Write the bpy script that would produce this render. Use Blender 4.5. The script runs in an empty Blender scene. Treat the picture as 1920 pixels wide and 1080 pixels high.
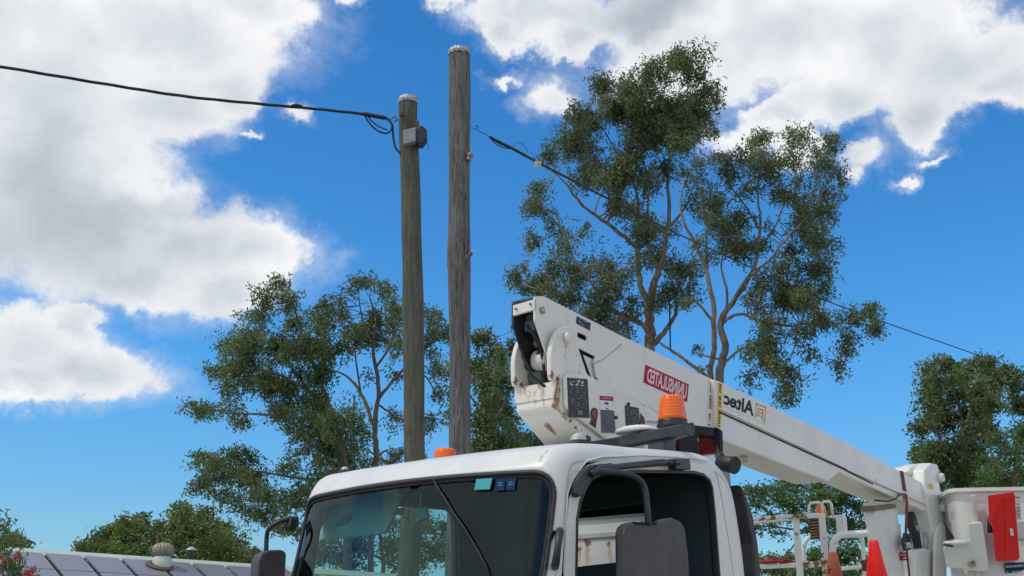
import bpy, bmesh, math, random
import numpy as np
from mathutils import Vector, Matrix
from mathutils.geometry import delaunay_2d_cdt, intersect_point_line
R_ = math.radians
sc = bpy.context.scene
C = sc.collection
random.seed(7)

# ---------------- camera ----------------
F = 2200.0; PITCH = R_(17.4); CAM = Vector((0, 0, 1.5))
cd = bpy.data.cameras.new('camera'); cam = bpy.data.objects.new('camera', cd); C.objects.link(cam)
cam.location = CAM; cam.rotation_euler = (R_(90) + PITCH, 0, 0)
cd.sensor_width = 36; cd.lens = 36 * F / 1920; cd.clip_start = .05; cd.clip_end = 5000
sc.camera = cam
FW = Vector((0, math.cos(PITCH), math.sin(PITCH))); UP = Vector((0, -math.sin(PITCH), math.cos(PITCH))); RT = Vector((1, 0, 0))
def ray(px, py): return FW + RT * ((px - 960) / F) + UP * ((540 - py) / F)
def at(px, py, d): return CAM + ray(px, py) * d

# ---------------- sun, sky ----------------
SUNV = Vector((-.52, -.22, .83)).normalized()
sd = bpy.data.lights.new('sun', 'SUN'); sd.energy = 1.55; sd.angle = R_(.6); sd.color = (1, .955, .88)
so = bpy.data.objects.new('sun', sd); C.objects.link(so); so.rotation_euler = SUNV.to_track_quat('Z', 'Y').to_euler()
sc.view_settings.view_transform = 'Standard'; sc.view_settings.look = 'None'
sc.view_settings.exposure = 0.0; sc.view_settings.gamma = 1

class NT:
    def __init__(s, tree): s.t = tree
    def n(s, typ, **kw):
        o = s.t.nodes.new(typ)
        ins = kw.pop('ins', {})
        for k, v in kw.items(): setattr(o, k, v)
        for k, v in ins.items():
            if isinstance(v, bpy.types.NodeSocket): s.t.links.new(v, o.inputs[k])
            else: o.inputs[k].default_value = v
        return o
    def m(s, op, a, b=None, c=None, clamp=False):
        ins = {0: a}
        if b is not None: ins[1] = b
        if c is not None: ins[2] = c
        o = s.n('ShaderNodeMath', operation=op, ins=ins); o.use_clamp = clamp
        return o.outputs[0]
    def v(s, op, a, b=None, c=None, out=0):
        ins = {0: a}
        if b is not None: ins[1] = b
        if c is not None: ins[2] = c
        o = s.n('ShaderNodeVectorMath', operation=op, ins=ins); return o.outputs[out]
    def noise(s, vec, scale, detail=4, rough=.5, dist=0, out=0):
        o = s.n('ShaderNodeTexNoise', ins={'Vector': vec, 'Scale': scale, 'Detail': detail, 'Roughness': rough, 'Distortion': dist})
        return o.outputs[out]
    def ramp(s, fac, stops):
        o = s.n('ShaderNodeValToRGB', ins={0: fac}); e = o.color_ramp.elements
        while len(e) < len(stops): e.new(.5)
        for i, (p, c) in enumerate(stops):
            e[i].position = p; e[i].color = tuple(c) + (1,) if len(c) == 3 else c
        return o.outputs[0]
    def mix(s, fac, a, b, blend='MIX'):
        o = s.n('ShaderNodeMix', data_type='RGBA', blend_type=blend)
        for k, v in ((0, fac), (6, a), (7, b)):
            if isinstance(v, bpy.types.NodeSocket): s.t.links.new(v, o.inputs[k])
            elif k == 0: o.inputs[0].default_value = v
            else: o.inputs[k].default_value = tuple(v) + (1,) if len(v) == 3 else v
        return o.outputs[2]
    def smooth(s, x, a, b):
        o = s.n('ShaderNodeMapRange', interpolation_type='SMOOTHSTEP', ins={0: x, 1: a, 2: b}); return o.outputs[0]

world = bpy.data.worlds.new('World'); sc.world = world; world.use_nodes = True
wt = world.node_tree; wt.nodes.clear(); w = NT(wt)
SKY = .1
sky = w.n('ShaderNodeTexSky', sky_type='NISHITA'); sky.sun_disc = False
sky.sun_elevation = math.asin(SUNV.z); sky.sun_rotation = math.atan2(SUNV.x, SUNV.y)
sky.air_density = 1.0; sky.dust_density = .3; sky.ozone_density = 3.0
hs = w.n('ShaderNodeHueSaturation', ins={'Hue': .5, 'Saturation': 1.3, 'Value': 1.0, 'Color': sky.outputs[0]})
dirn = w.n('ShaderNodeTexCoord').outputs['Generated']
sx = w.n('ShaderNodeSeparateXYZ', ins={0: dirn})
az = w.m('MULTIPLY', w.m('ARCTAN2', sx.outputs[0], sx.outputs[1]), 57.2958)
el = w.m('MULTIPLY', w.m('ARCSINE', sx.outputs[2]), 57.2958)
skycol = w.mix(1.0, hs.outputs[0], w.mix(w.smooth(el, 0, 16), (.82, 1.01, 1.12), (.98, 1.5, 1.68)), 'MULTIPLY')
ae = w.n('ShaderNodeCombineXYZ', ins={0: az, 1: el, 2: 0.0}).outputs[0]
def azel(px, py):
    d = ray(px, py).normalized(); return math.degrees(math.atan2(d.x, d.y)), math.degrees(math.asin(d.z))
wn = w.noise(dirn, 9, 6, .62, out=1)
warp = w.v('MULTIPLY', w.v('SUBTRACT', wn, (.5, .5, .5)), (5.0, 4.2, 0))
wn2 = w.noise(dirn, 34, 5, .65, out=1)
warp2 = w.v('MULTIPLY', w.v('SUBTRACT', wn2, (.5, .5, .5)), (1.7, 1.5, 0))
aw = w.v('ADD', w.v('ADD', ae, warp), warp2)
BLOBS = [(60,90,330,200),(330,50,240,120),(470,10,130,60),(430,150,85,75),(300,190,170,80),(110,330,230,230),(240,400,170,110),(350,470,190,105),(480,475,115,60),(420,545,110,50),(270,520,120,60),
 (60,650,150,70),(150,620,60,50),(170,705,145,58),(50,715,140,45),(560,200,36,22),(470,245,34,12),(650,5,30,16),
 (1000,25,130,62),(965,75,55,45),(1060,70,60,40),(1200,35,200,80),(1300,100,200,100),(1450,60,250,115),(1650,80,260,125),(1800,120,190,110),(1570,185,120,52),(1755,225,75,60),(1900,165,100,52),(1470,215,90,35),
 (1030,185,48,40),(945,150,28,15),(1395,255,80,30),(1490,270,65,48),(1620,293,58,32),(1605,325,28,20),(1705,345,25,11),(1765,310,38,10),(840,15,40,22)]
acc = None
for (bx, by, rx, ry) in BLOBS:
    small = (rx * ry < 2700 and by > 130) or rx < 45
    if small: rx *= 1.7; ry *= 1.7
    a0, e0 = azel(bx, by); a1, _ = azel(bx + rx, by); _, e1 = azel(bx, by - ry)
    sa, se = 1 / max(a1 - a0, .01), 1 / max(e1 - e0, .01)
    ln = w.v('LENGTH', w.v('MULTIPLY_ADD', aw, (sa, se, 0), (-a0 * sa, -e0 * se, 0)), out=1)
    if small: ln = w.m('ADD', ln, .50)
    acc = ln if acc is None else w.m('SMOOTH_MIN', acc, ln, .18)
field = w.m('SUBTRACT', 1.12, acc); base_f = field
fb = w.noise(dirn, 15, 10, .67)
field = w.m('ADD', field, w.m('MULTIPLY', w.m('SUBTRACT', fb, .5), 1.15))
# unseen cloud around the view, thickened and brightened as neutral fill light
fill_cloud = w.m('MULTIPLY', w.m('SUBTRACT', w.noise(w.v('MULTIPLY', dirn, (1, 1, 2.2)), 2.3, 9, .6), .43), 3.2)
away = w.m('MAXIMUM', w.smooth(w.m('ABSOLUTE', az), 30, 42), w.smooth(el, 36, 44))
fill_cloud = w.m('ADD', w.m('MULTIPLY', w.m('ADD', fill_cloud, 2.0), away), -2.0)
field = w.m('MAXIMUM', field, fill_cloud)
alpha = w.smooth(field, -.06, .40)
veil = w.m('MULTIPLY', w.smooth(w.m('ADD', field, w.m('MULTIPLY', w.m('SUBTRACT', w.noise(dirn, 6, 8, .7, 1.2), .5), 1.6)), -.40, .65), .50)
alpha = w.m('MAXIMUM', alpha, veil)
alpha = w.m('MULTIPLY', alpha, w.smooth(el, -1, 3))
# cloud body tone: sunlit rims and grey, thick cores, relief from two offset noise samples
d2 = w.v('ADD', dirn, (-.022, -.008, .03))
relief = w.m('SUBTRACT', w.noise(dirn, 7, 6, .5), w.noise(d2, 7, 6, .5))
thick = w.m('MAXIMUM', w.smooth(w.m('ADD', base_f, w.m('MULTIPLY', w.m('SUBTRACT', fb, .5), .5)), .30, 1.05), w.m('MULTIPLY', w.smooth(fill_cloud, .3, 1.2), .7))
big = w.noise(dirn, 4.5, 4, .5)
tone = w.m('ADD', w.m('SUBTRACT', .95, w.m('MULTIPLY', thick, .20)), w.m('MULTIPLY', relief, .9))
for (bx, by, rx, ry, k_) in [(80,430,330,150,.30),(40,220,190,150,.18),(340,385,120,34,.16),(1190,15,230,75,.30),(1560,60,200,60,.10),(60,690,150,50,.12)]:
    a0, e0 = azel(bx, by); a1, _ = azel(bx + rx, by); _, e1 = azel(bx, by - ry); sa, se = 1 / (a1 - a0), 1 / (e1 - e0)
    tone = w.m('SUBTRACT', tone, w.m('MULTIPLY', w.smooth(w.v('LENGTH', w.v('MULTIPLY_ADD', aw, (sa, se, 0), (-a0 * sa, -e0 * se, 0)), out=1), 1.1, .2), k_))
tone = w.m('ADD', tone, w.m('MULTIPLY', w.m('SUBTRACT', big, .5), .25), clamp=True)
ccol = w.ramp(tone, [(.0, (.30, .33, .40)), (.45, (.46, .50, .57)), (.72, (.66, .71, .77)), (1, (.93, .94, .96))])
CL = 1.0 / SKY
ccol = w.mix(1.0, ccol, (CL, CL, CL), 'MULTIPLY')
ccol = w.mix(away, ccol, w.mix(1.0, ccol, (1.18, 1.14, 1.08), 'MULTIPLY'))  # the out-of-view fill cloud is brightened and warmed further
full = w.mix(alpha, skycol, ccol)
bg = w.n('ShaderNodeBackground', ins={'Color': full, 'Strength': SKY})
wo = w.n('ShaderNodeOutputWorld', ins={0: bg.outputs[0]})

# ---------------- truck frame ----------------
AY = R_(38)
SV = Vector((math.sin(AY), math.cos(AY), 0)); WV = Vector((-math.cos(AY), math.sin(AY), 0))
O = at(1045, 895, 5.6); O.z = 0
def loc(P):
    q = P - O; return Vector((q.dot(SV), q.dot(WV), P.z))
CL0 = loc(CAM)
def ld(px, py, d): return loc(at(px, py, d))
def pv(px, py, v):
    D = loc(at(px, py, 1)) - CL0; return CL0 + D * ((v - CL0.y) / D.y)
def pu(px, py, u):
    D = loc(at(px, py, 1)) - CL0; return CL0 + D * ((u - CL0.x) / D.x)

# ---------------- object helpers ----------------
def tag(o, label=None, cat=None, group=None, kind=None):
    if label: o['label'] = label
    if cat: o['category'] = cat
    if group: o['group'] = group
    if kind: o['kind'] = kind
    return o
def empty(name, loc_, label, cat, group=None, rz=0):
    o = bpy.data.objects.new(name, None); C.objects.link(o); o.location = loc_; o.rotation_euler = (0, 0, rz)
    o.empty_display_size = .2
    return tag(o, label, cat, group)
def link(name, me, parent=None, label=None):
    o = bpy.data.objects.new(name, me); C.objects.link(o)
    if parent is not None: o.parent = parent
    if label: o['label'] = label
    return o
def bevel(o, wd=.01, seg=2, ang=35):
    b = o.modifiers.new('bevel', 'BEVEL'); b.width = wd; b.segments = seg; b.limit_method = 'ANGLE'; b.angle_limit = R_(ang)
    b.harden_normals = False
    return o
class MB:
    def __init__(s): s.v = []; s.f = []; s.mi = []; s.sm = []
    def add(s, vs, fs, mi=0, smooth=False):
        b = len(s.v); s.v += [tuple(x) for x in vs]
        for f in fs: s.f.append(tuple(b + i for i in f)); s.mi.append(mi); s.sm.append(smooth)
        return s
    def box(s, lo, hi, mi=0):
        x0, y0, z0 = lo; x1, y1, z1 = hi
        vs = [(x0,y0,z0),(x1,y0,z0),(x1,y1,z0),(x0,y1,z0),(x0,y0,z1),(x1,y0,z1),(x1,y1,z1),(x0,y1,z1)]
        return s.add(vs, [(0,3,2,1),(4,5,6,7),(0,1,5,4),(1,2,6,5),(2,3,7,6),(3,0,4,7)], mi)
    def prism(s, pts, vec, mi=0):
        n = len(pts); vec = Vector(vec); a = [Vector(p) for p in pts]; b = [p + vec for p in a]
        nn = Vector((0, 0, 0))
        for i in range(n):
            p, q = a[i], a[(i + 1) % n]; nn += p.cross(q)
        if nn.dot(vec) > 0: a.reverse(); b.reverse()
        fs = [tuple(range(n)), tuple(range(2 * n - 1, n - 1, -1))] + [(i, n + i, n + (i + 1) % n, (i + 1) % n) for i in range(n)]
        return s.add(a + b, fs, mi)
    def tube(s, pts, rad, n=8, mi=0, cap=True, flat=1.0):
        pts = [Vector(p) for p in pts]
        if not hasattr(rad, '__len__'): rad = [rad] * len(pts)
        vs = []; T0 = None
        for i, p in enumerate(pts):
            t = (pts[min(i + 1, len(pts) - 1)] - pts[max(i - 1, 0)])
            if t.length < 1e-9: t = Vector((0, 0, 1))
            t.normalize()
            if T0 is None:
                a = t.orthogonal().normalized()
            else:
                a = (A0 - t * A0.dot(t))
                a = a.normalized() if a.length > 1e-6 else t.orthogonal().normalized()
            b = t.cross(a); T0 = t; A0 = a
            for k in range(n):
                th = 2 * math.pi * k / n
                vs.append(p + (a * math.cos(th) + b * math.sin(th) * flat) * rad[i])
        m = len(pts)
        fs = [(i * n + k, i * n + (k + 1) % n, (i + 1) * n + (k + 1) % n, (i + 1) * n + k) for i in range(m - 1) for k in range(n)]
        s.add(vs, fs, mi, True)
        if cap:
            b = len(s.v) - m * n
            s.f.append(tuple(b + k for k in range(n - 1, -1, -1))); s.mi.append(mi); s.sm.append(False)
            s.f.append(tuple(b + (m - 1) * n + k for k in range(n))); s.mi.append(mi); s.sm.append(False)
        return s
    def lathe(s, prof, c=(0, 0, 0), axis=(0, 0, 1), n=24, mi=0, smooth=True, ripple=0, rn=0):
        ax = Vector(axis).normalized(); a = ax.orthogonal().normalized(); b = ax.cross(a); c = Vector(c)
        vs = []
        for (r, h) in prof:
            for k in range(n):
                th = 2 * math.pi * k / n; rr = r * (1 + ripple * math.cos(rn * th))
                vs.append(c + ax * h + (a * math.cos(th) + b * math.sin(th)) * rr)
        m = len(prof)
        fs = [(i * n + k, i * n + (k + 1) % n, (i + 1) * n + (k + 1) % n, (i + 1) * n + k) for i in range(m - 1) for k in range(n)]
        fs += [tuple(range(n - 1, -1, -1)), tuple((m - 1) * n + k for k in range(n))]
        s.add(vs, fs[:-2], mi, smooth); bb = len(s.v) - m * n
        for f in fs[-2:]: s.f.append(tuple(bb + i for i in f)); s.mi.append(mi); s.sm.append(False)
        return s
    def build(s, name, mats, parent=None, label=None):
        me = bpy.data.meshes.new(name); me.from_pydata(s.v, [], s.f)
        for m in (mats if isinstance(mats, (list, tuple)) else [mats]): me.materials.append(m)
        me.polygons.foreach_set('material_index', s.mi); me.polygons.foreach_set('use_smooth', s.sm); me.update()
        return link(name, me, parent, label)
def inside(p, poly):
    x, y = p; r = False; n = len(poly)
    for i in range(n):
        x0, y0 = poly[i]; x1, y1 = poly[(i + 1) % n]
        if (y0 > y) != (y1 > y) and x < (x1 - x0) * (y - y0) / (y1 - y0) + x0: r = not r
    return r
def densify(poly, step, closed=True):
    out = []; n = len(poly)
    for i in range(n if closed else n - 1):
        a = Vector(poly[i]); b = Vector(poly[(i + 1) % n]); k = max(1, int((b - a).length / step))
        for j in range(k): out.append(tuple(a.lerp(b, j / k)))
    return out
def rnd_poly(poly, r, seg=5):
    out = []; n = len(poly)
    for i in range(n):
        p = Vector(poly[i]); a = Vector(poly[i - 1]); b = Vector(poly[(i + 1) % n])
        rr = r[i] if hasattr(r, '__len__') else r
        ra = min(rr, (a - p).length * .45); rb = min(rr, (b - p).length * .45)
        A = p + (a - p).normalized() * ra; B = p + (b - p).normalized() * rb
        for k in range(seg + 1):
            t = k / seg; out.append(tuple(A * (1 - t) ** 2 + p * 2 * t * (1 - t) + B * t * t))
    return out
def surf(name, outer, holes, fn, step, mats, thick=0, parent=None, flip=False, smooth=True, label=None, xs=None, ys=None, inner_mat=False):
    """triangulated sheet in a 2D domain (outer loop minus hole loops), mapped to 3D by fn"""
    outer = densify(outer, step); holes = [densify(h, step) for h in holes]
    vs = []; es = []
    for lp in [outer] + holes:
        b = len(vs); vs += lp; es += [(b + i, b + (i + 1) % len(lp)) for i in range(len(lp))]
    x0, x1 = min(p[0] for p in outer), max(p[0] for p in outer); y0, y1 = min(p[1] for p in outer), max(p[1] for p in outer)
    def clear(p):
        if not inside(p, outer): return False
        for h in holes:
            if inside(p, h): return False
        q = Vector(p)
        return bool((((EV - np.array(p)) ** 2).sum(1) > (step * (.25 if ys else .5)) ** 2).all())
    vs0 = list(vs); EV = np.array(vs)
    nx = xs or list(np.arange(x0 + step / 2, x1, step)); ny = ys or list(np.arange(y0 + step / 2, y1, step))
    for x in nx:
        for y in ny:
            if clear((x, y)): vs.append((float(x), float(y)))
    V, E_, Fc, *_ = delaunay_2d_cdt([Vector(v) for v in vs], es, [], 0, 1e-6)
    fs = []
    for f in Fc:
        c = sum((V[i] for i in f), Vector((0, 0))) / len(f)
        if inside(c, outer) and not any(inside(c, h) for h in holes):
            fs.append(tuple(reversed(f)) if flip else tuple(f))
    me = bpy.data.meshes.new(name); me.from_pydata([tuple(fn(v[0], v[1])) for v in V], [], fs)
    for m in (mats if isinstance(mats, (list, tuple)) else [mats]): me.materials.append(m)
    bm = bmesh.new(); bm.from_mesh(me); bmesh.ops.delete(bm, geom=[v for v in bm.verts if not v.link_faces], context='VERTS'); bm.to_mesh(me); bm.free()
    if smooth:
        for p in me.polygons: p.use_smooth = True
    o = link(name, me, parent, label)
    if thick:
        s = o.modifiers.new('solid', 'SOLIDIFY'); s.thickness = thick; s.offset = -1
        if inner_mat: s.material_offset = 1; s.material_offset_rim = 0
    return o

# ---------------- materials ----------------
def mat(name, col, rough=.5, metal=0, var=.12, scale=6, bump=0, bscale=60, spec=.5, var_col=None, stretch=(1, 1, 1), coat=0, dirt=0):
    m = bpy.data.materials.new(name); m.use_nodes = True; t = NT(m.node_tree)
    b = m.node_tree.nodes['Principled BSDF']; b.inputs['Roughness'].default_value = rough; b.inputs['Metallic'].default_value = metal
    b.inputs['Specular IOR Level'].default_value = spec
    if coat: b.inputs['Coat Weight'].default_value = coat; b.inputs['Coat Roughness'].default_value = .08
    oc = t.v('MULTIPLY', t.n('ShaderNodeTexCoord').outputs['Object'], stretch)
    nz = t.noise(oc, scale, 6, .6)
    vc = var_col or tuple(c * (1 - 2.2 * var) for c in col)
    f = t.smooth(nz, .32, .72)
    c = t.mix(t.m('MULTIPLY', f, 1.0 if var_col else .6), col, vc)
    if dirt:
        dn = t.noise(t.v('MULTIPLY', oc, (3, 3, .8)), 5, 7, .65)
        c = t.mix(t.m('MULTIPLY', t.smooth(dn, .52, .75), dirt), c, (.30, .27, .22))
    m.node_tree.links.new(c, b.inputs['Base Color'])
    r = t.m('ADD', rough - .06, t.m('MULTIPLY', nz, .14), clamp=True); m.node_tree.links.new(r, b.inputs['Roughness'])
    if bump:
        bn = t.n('ShaderNodeBump', ins={'Strength': bump, 'Distance': .01, 'Height': t.noise(oc, bscale, 5, .6)})
        m.node_tree.links.new(bn.outputs[0], b.inputs['Normal'])
    return m
def rusty(name, col, spots, rough=.4, edge=0, cols=((.22, .075, .02), (.50, .33, .14))):
    """painted metal with rust spots whose stains run down; spots are (u, v, z, radius, run) in the truck's own metres"""
    m = mat(name, col, rough, 0, .08, 5, .03, 40, dirt=.10)
    t = NT(m.node_tree); b = m.node_tree.nodes['Principled BSDF']
    base = b.inputs['Base Color'].links[0].from_socket
    oc = t.n('ShaderNodeTexCoord').outputs['Object']
    wv = t.v('MULTIPLY', t.v('SUBTRACT', t.noise(oc, 20, 6, .75, out=1), (.5, .5, .5)), (.10, .10, .13))
    p = t.v('ADD', oc, wv); acc = None; acc2 = None
    for (u, v, z, r, run) in spots:
        l = t.v('LENGTH', t.v('MULTIPLY_ADD', p, (1 / r,) * 3, (-u / r, -v / r, -z / r)), out=1)
        acc = l if acc is None else t.m('MINIMUM', acc, l)
        h = run / 2; c = (u, v, z - h)
        l = t.v('LENGTH', t.v('MULTIPLY_ADD', p, (1 / (r * .9), 1 / (r * .9), 1 / (h + r)), (-c[0] / (r * .9), -c[1] / (r * .9), -c[2] / (h + r))), out=1)
        acc2 = l if acc2 is None else t.m('MINIMUM', acc2, l)
    st = t.noise(t.v('MULTIPLY', oc, (60, 60, 4)), 1, 4, .6)
    a2 = t.m('MULTIPLY', t.smooth(acc2, 1.25, .2), t.smooth(st, .25, .5))
    c = t.mix(t.m('MULTIPLY', a2, .95), base, cols[1])
    c = t.mix(t.m('MULTIPLY', t.smooth(acc, 1.15, .6), .92), c, cols[0])
    if edge:
        en = t.smooth(t.noise(oc, 22, 6, .7), .60, .68)
        c = t.mix(t.m('MULTIPLY', en, edge), c, cols[0])
    m.node_tree.links.new(c, b.inputs['Base Color'])
    return m
M = {}
M['white'] = mat('cab white paint', (.70, .71, .68), .34, 0, .05, 4, .02, 3, spec=.4, coat=.15, dirt=.24)
M['boomwhite'] = mat('boom white paint', (.74, .73, .68), .38, 0, .06, 3, .02, 30, coat=.1, dirt=.14)
M['dark'] = mat('dark cab trim', (.012, .014, .02), .7, 0, .2, 8)
M['trimgrey'] = mat('grey cab lining', (.16, .18, .19), .7, 0, .1, 8)
M['black'] = mat('black plastic', (.022, .022, .025), .42, 0, .2, 12, .1, 120)
M['rubber'] = mat('black rubber', (.03, .028, .032), .55, 0, .2, 12)
M['mirror'] = mat('grey mirror plastic', (.062, .056, .064), .55, 0, .15, 9, .25, 300, dirt=.10)
M['steel'] = mat('bare steel', (.35, .35, .34), .4, .8, .2, 20)
M['darksteel'] = mat('dark painted bar', (.035, .042, .055), .45, .2, .25, 8, .08, 60)
M['galv'] = mat('galvanised metal', (.5, .52, .52), .45, .5, .15, 15)
M['red'] = mat('red sticker', (.42, .008, .03), .4, 0, .1, 20, spec=.12)
M['redp'] = mat('red plastic', (.72, .004, .008), .35, 0, .12, 3, coat=.2)
M['redflap'] = mat('bright red plastic', (.85, .012, .008), .4, 0, .08, 3)
M['redlens'] = mat('dark red reflector', (.22, .004, .008), .3, 0, .2, 30)
M['cone'] = mat('fluorescent cone', (.95, .008, .003), .5, 0, .05, 5)
M['oldcone'] = mat('faded cone', (.50, .11, .045), .7, 0, .3, 12, dirt=.5)
M['sticker'] = mat('decal dark grey', (.05, .052, .062), .4, 0, .1, 30, spec=.12)
M['sticker2'] = mat('decal mid grey', (.13, .135, .155), .4, 0, .1, 30, spec=.12)
M['stickblue'] = mat('decal navy', (.012, .035, .10), .4, 0, .1, 30, spec=.12)
M['print'] = mat('decal print', (.42, .43, .44), .5, 0, .1, 30, spec=.12)
M['printd'] = mat('worn print', (.20, .205, .215), .5, 0, .1, 30, spec=.12)
M['printw'] = mat('decal white', (.75, .75, .74), .5, 0, .05, 30)
M['ink'] = mat('black ink', (.008, .008, .012), .4, 0, .1, 30, spec=.12)
M['gold'] = mat('gold decal', (.62, .36, .10), .4, 0, .1, 30, spec=.12)
M['yellow'] = mat('yellow decal', (.80, .56, .03), .4, 0, .1, 30)
M['pinkw'] = mat('pale pink print', (.85, .62, .66), .5, 0, .05, 30, spec=.12)
M['teal'] = mat('teal sticker', (.02, .34, .37), .5, 0, .05, 30)
M['visor'] = mat('visor vinyl', (.62, .80, .78), .7, 0, .05, 8)
M['strap'] = mat('red webbing', (.20, .03, .035), .8, 0, .25, 20, .3, 200)
M['cable'] = mat('black cable', (.012, .014, .018), .5, 0, .2, 20)
M['cablegreen'] = mat('teal tie wire', (.03, .09, .09), .5, 0, .2, 20)
M['rustlight'] = mat('flaking rust', (.33, .17, .07), .85, 0, .3, 30, .3, 60, var_col=(.55, .48, .38))
M['rust'] = mat('rusty iron', (.16, .06, .025), .85, 0, .4, 25, .4, 60)
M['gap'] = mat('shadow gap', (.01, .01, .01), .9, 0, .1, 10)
def amber(name='amber lens', col=(.95, .17, .01)):
    m = mat(name, col, .25, 0, .1, 10, spec=.5, stretch=(1, 1, 1)); t = NT(m.node_tree); b = m.node_tree.nodes['Principled BSDF']
    oc = t.n('ShaderNodeTexCoord').outputs['Object']; z = t.n('ShaderNodeSeparateXYZ', ins={0: oc}).outputs[2]
    wv = t.m('SINE', t.m('MULTIPLY', z, 330))
    bn = t.n('ShaderNodeBump', ins={'Strength': .25, 'Distance': .002, 'Height': wv}); m.node_tree.links.new(bn.outputs[0], b.inputs['Normal'])
    b.inputs['Subsurface Weight'].default_value = .25; b.inputs['Subsurface Radius'].default_value = (.05, .02, .005)
    c0 = b.inputs['Base Color'].links[0].from_socket
    m.node_tree.links.new(t.mix(t.m('MULTIPLY', t.smooth(wv, -.2, -.9), .3), c0, (.70, .07, .004)), b.inputs['Base Color'])
    return m
M['amber'] = amber()
def glass(name, tint, ior=1.5):
    m = bpy.data.materials.new(name); m.use_nodes = True; nt = m.node_tree; nt.nodes.clear(); t = NT(nt)
    fr = t.n('ShaderNodeFresnel', ins={'IOR': ior})
    tr = t.n('ShaderNodeBsdfTransparent', ins={'Color': tint + (1,)}); gl = t.n('ShaderNodeBsdfGlossy', ins={'Color': (.65, .88, .95, 1), 'Roughness': .02})
    oc = t.n('ShaderNodeTexCoord').outputs['Object']
    df = t.n('ShaderNodeBsdfDiffuse', ins={'Color': (.4, .42, .42, 1)})
    mx = t.n('ShaderNodeMixShader', ins={0: fr.outputs[0], 1: tr.outputs[0], 2: gl.outputs[0]})
    dust = t.m('MULTIPLY', t.smooth(t.noise(oc, 3, 6, .65), .35, .8), .008)
    m2 = t.n('ShaderNodeMixShader', ins={0: dust, 1: mx.outputs[0], 2: df.outputs[0]})
    t.n('ShaderNodeOutputMaterial', ins={0: m2.outputs[0]}); return m
M['glass'] = glass('tinted windscreen', (.40, .63, .59), 1.40)
def leafmat(name, c1, c2, trans=.36, gloss=.4):
    m = bpy.data.materials.new(name); m.use_nodes = True; nt = m.node_tree; nt.nodes.clear(); t = NT(nt)
    rn = t.n('ShaderNodeAttribute', attribute_name='rnd').outputs['Fac']
    oc = t.n('ShaderNodeTexCoord').outputs['Object']; nz = t.noise(oc, .9, 3, .6)
    c = t.mix(rn, c1, c2); c = t.mix(t.m('MULTIPLY', t.smooth(nz, .42, .66), .7), c, tuple(x * 1.7 for x in c2))
    p = t.n('ShaderNodeBsdfPrincipled', ins={'Base Color': c, 'Roughness': .45, 'Specular IOR Level': gloss})
    tl = t.n('ShaderNodeBsdfTranslucent', ins={'Color': t.mix(.5, c, (.22, .27, .05))})
    mx = t.n('ShaderNodeMixShader', ins={0: trans, 1: p.outputs[0], 2: tl.outputs[0]})
    t.n('ShaderNodeOutputMaterial', ins={0: mx.outputs[0]}); return m
M['leaf_gum'] = leafmat('gum leaves', (.072, .104, .058), (.148, .182, .090))
M['leaf_dark'] = leafmat('dark leaves', (.065, .100, .048), (.135, .180, .072))
M['leaf_olive'] = leafmat('olive leaves', (.072, .120, .036), (.155, .215, .060))
M['leaf_fern'] = leafmat('feathery leaves', (.038, .092, .034), (.085, .165, .052))
M['leaf_lime'] = leafmat('lime leaves', (.09, .15, .02), (.25, .33, .05))
M['flower'] = leafmat('pink flowers', (.30, .025, .06), (.45, .08, .13), .2)
M['bark'] = mat('grey bark', (.20, .16, .135), .85, 0, .3, 7, .5, 30, var_col=(.10, .075, .06), stretch=(2, 2, .6))
M['barkpale'] = mat('pale gum bark', (.36, .30, .255), .8, 0, .3, 5, .3, 30, var_col=(.17, .125, .10), stretch=(2, 2, .5))
def polemat(name, a, b, c, crack):
    m = mat(name, a, .88, 0, .3, 4, 0, var_col=b, stretch=(6, 6, .5)); t = NT(m.node_tree); bs = m.node_tree.nodes['Principled BSDF']
    oc = t.n('ShaderNodeTexCoord').outputs['Object']
    fine = t.noise(t.v('MULTIPLY', oc, (1, 1, .035)), 120, 6, .7, .6)
    crk = t.m('MAXIMUM', t.smooth(fine, .50, .38), t.smooth(t.noise(t.v('MULTIPLY', oc, (1, 1, .06)), 45, 5, .65, .8), .42, .34))
    base = bs.inputs['Base Color'].links[0].from_socket
    pt = t.smooth(t.noise(t.v('MULTIPLY', oc, (3, 3, .7)), 2.2, 5, .6), .5, .62)
    cc = t.mix(t.m('MULTIPLY', pt, .6), base, c)
    cc = t.mix(t.m('MULTIPLY', crk, crack), cc, (.03, .024, .02))
    m.node_tree.links.new(cc, bs.inputs['Base Color'])
    bn = t.n('ShaderNodeBump', ins={'Strength': .9, 'Distance': .02, 'Height': fine}); m.node_tree.links.new(bn.outputs[0], bs.inputs['Normal'])
    return m
M['pole_grey'] = polemat('weathered grey hardwood', (.205, .198, .200), (.112, .107, .108), (.285, .272, .262), .95)
M['pole_green'] = polemat('green treated timber', (.130, .145, .110), (.078, .084, .064), (.19, .135, .09), .75)
M['pole_green2'] = M['pole_green']
M['captin'] = mat('dull tin cap', (.45, .46, .45), .5, .3, .3, 40, .5, 60)
M['roof'] = mat('pale green roof sheet', (.50, .58, .50), .5, 0, .08, 3, dirt=.12)
M['panel'] = mat('solar glass', (.23, .225, .255), .28, 0, .12, .8, spec=.9)
M['alum'] = mat('dark gap rail', (.012, .014, .02), .5, .2, .1, 10)
M['vent'] = mat('weathered vent', (.34, .30, .23), .55, .35, .3, 12, dirt=.35)
M['grass'] = mat('dry mown grass', (.16, .15, .07), .95, 0, .3, .6, .6, 30, var_col=(.13, .12, .05))
M['asphalt'] = mat('pale concrete', (.34, .31, .26), .9, 0, .2, 2, .4, 150)
M['brick'] = mat('wall render', (.42, .38, .32), .85, 0, .1, 2, .2, 40)

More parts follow.
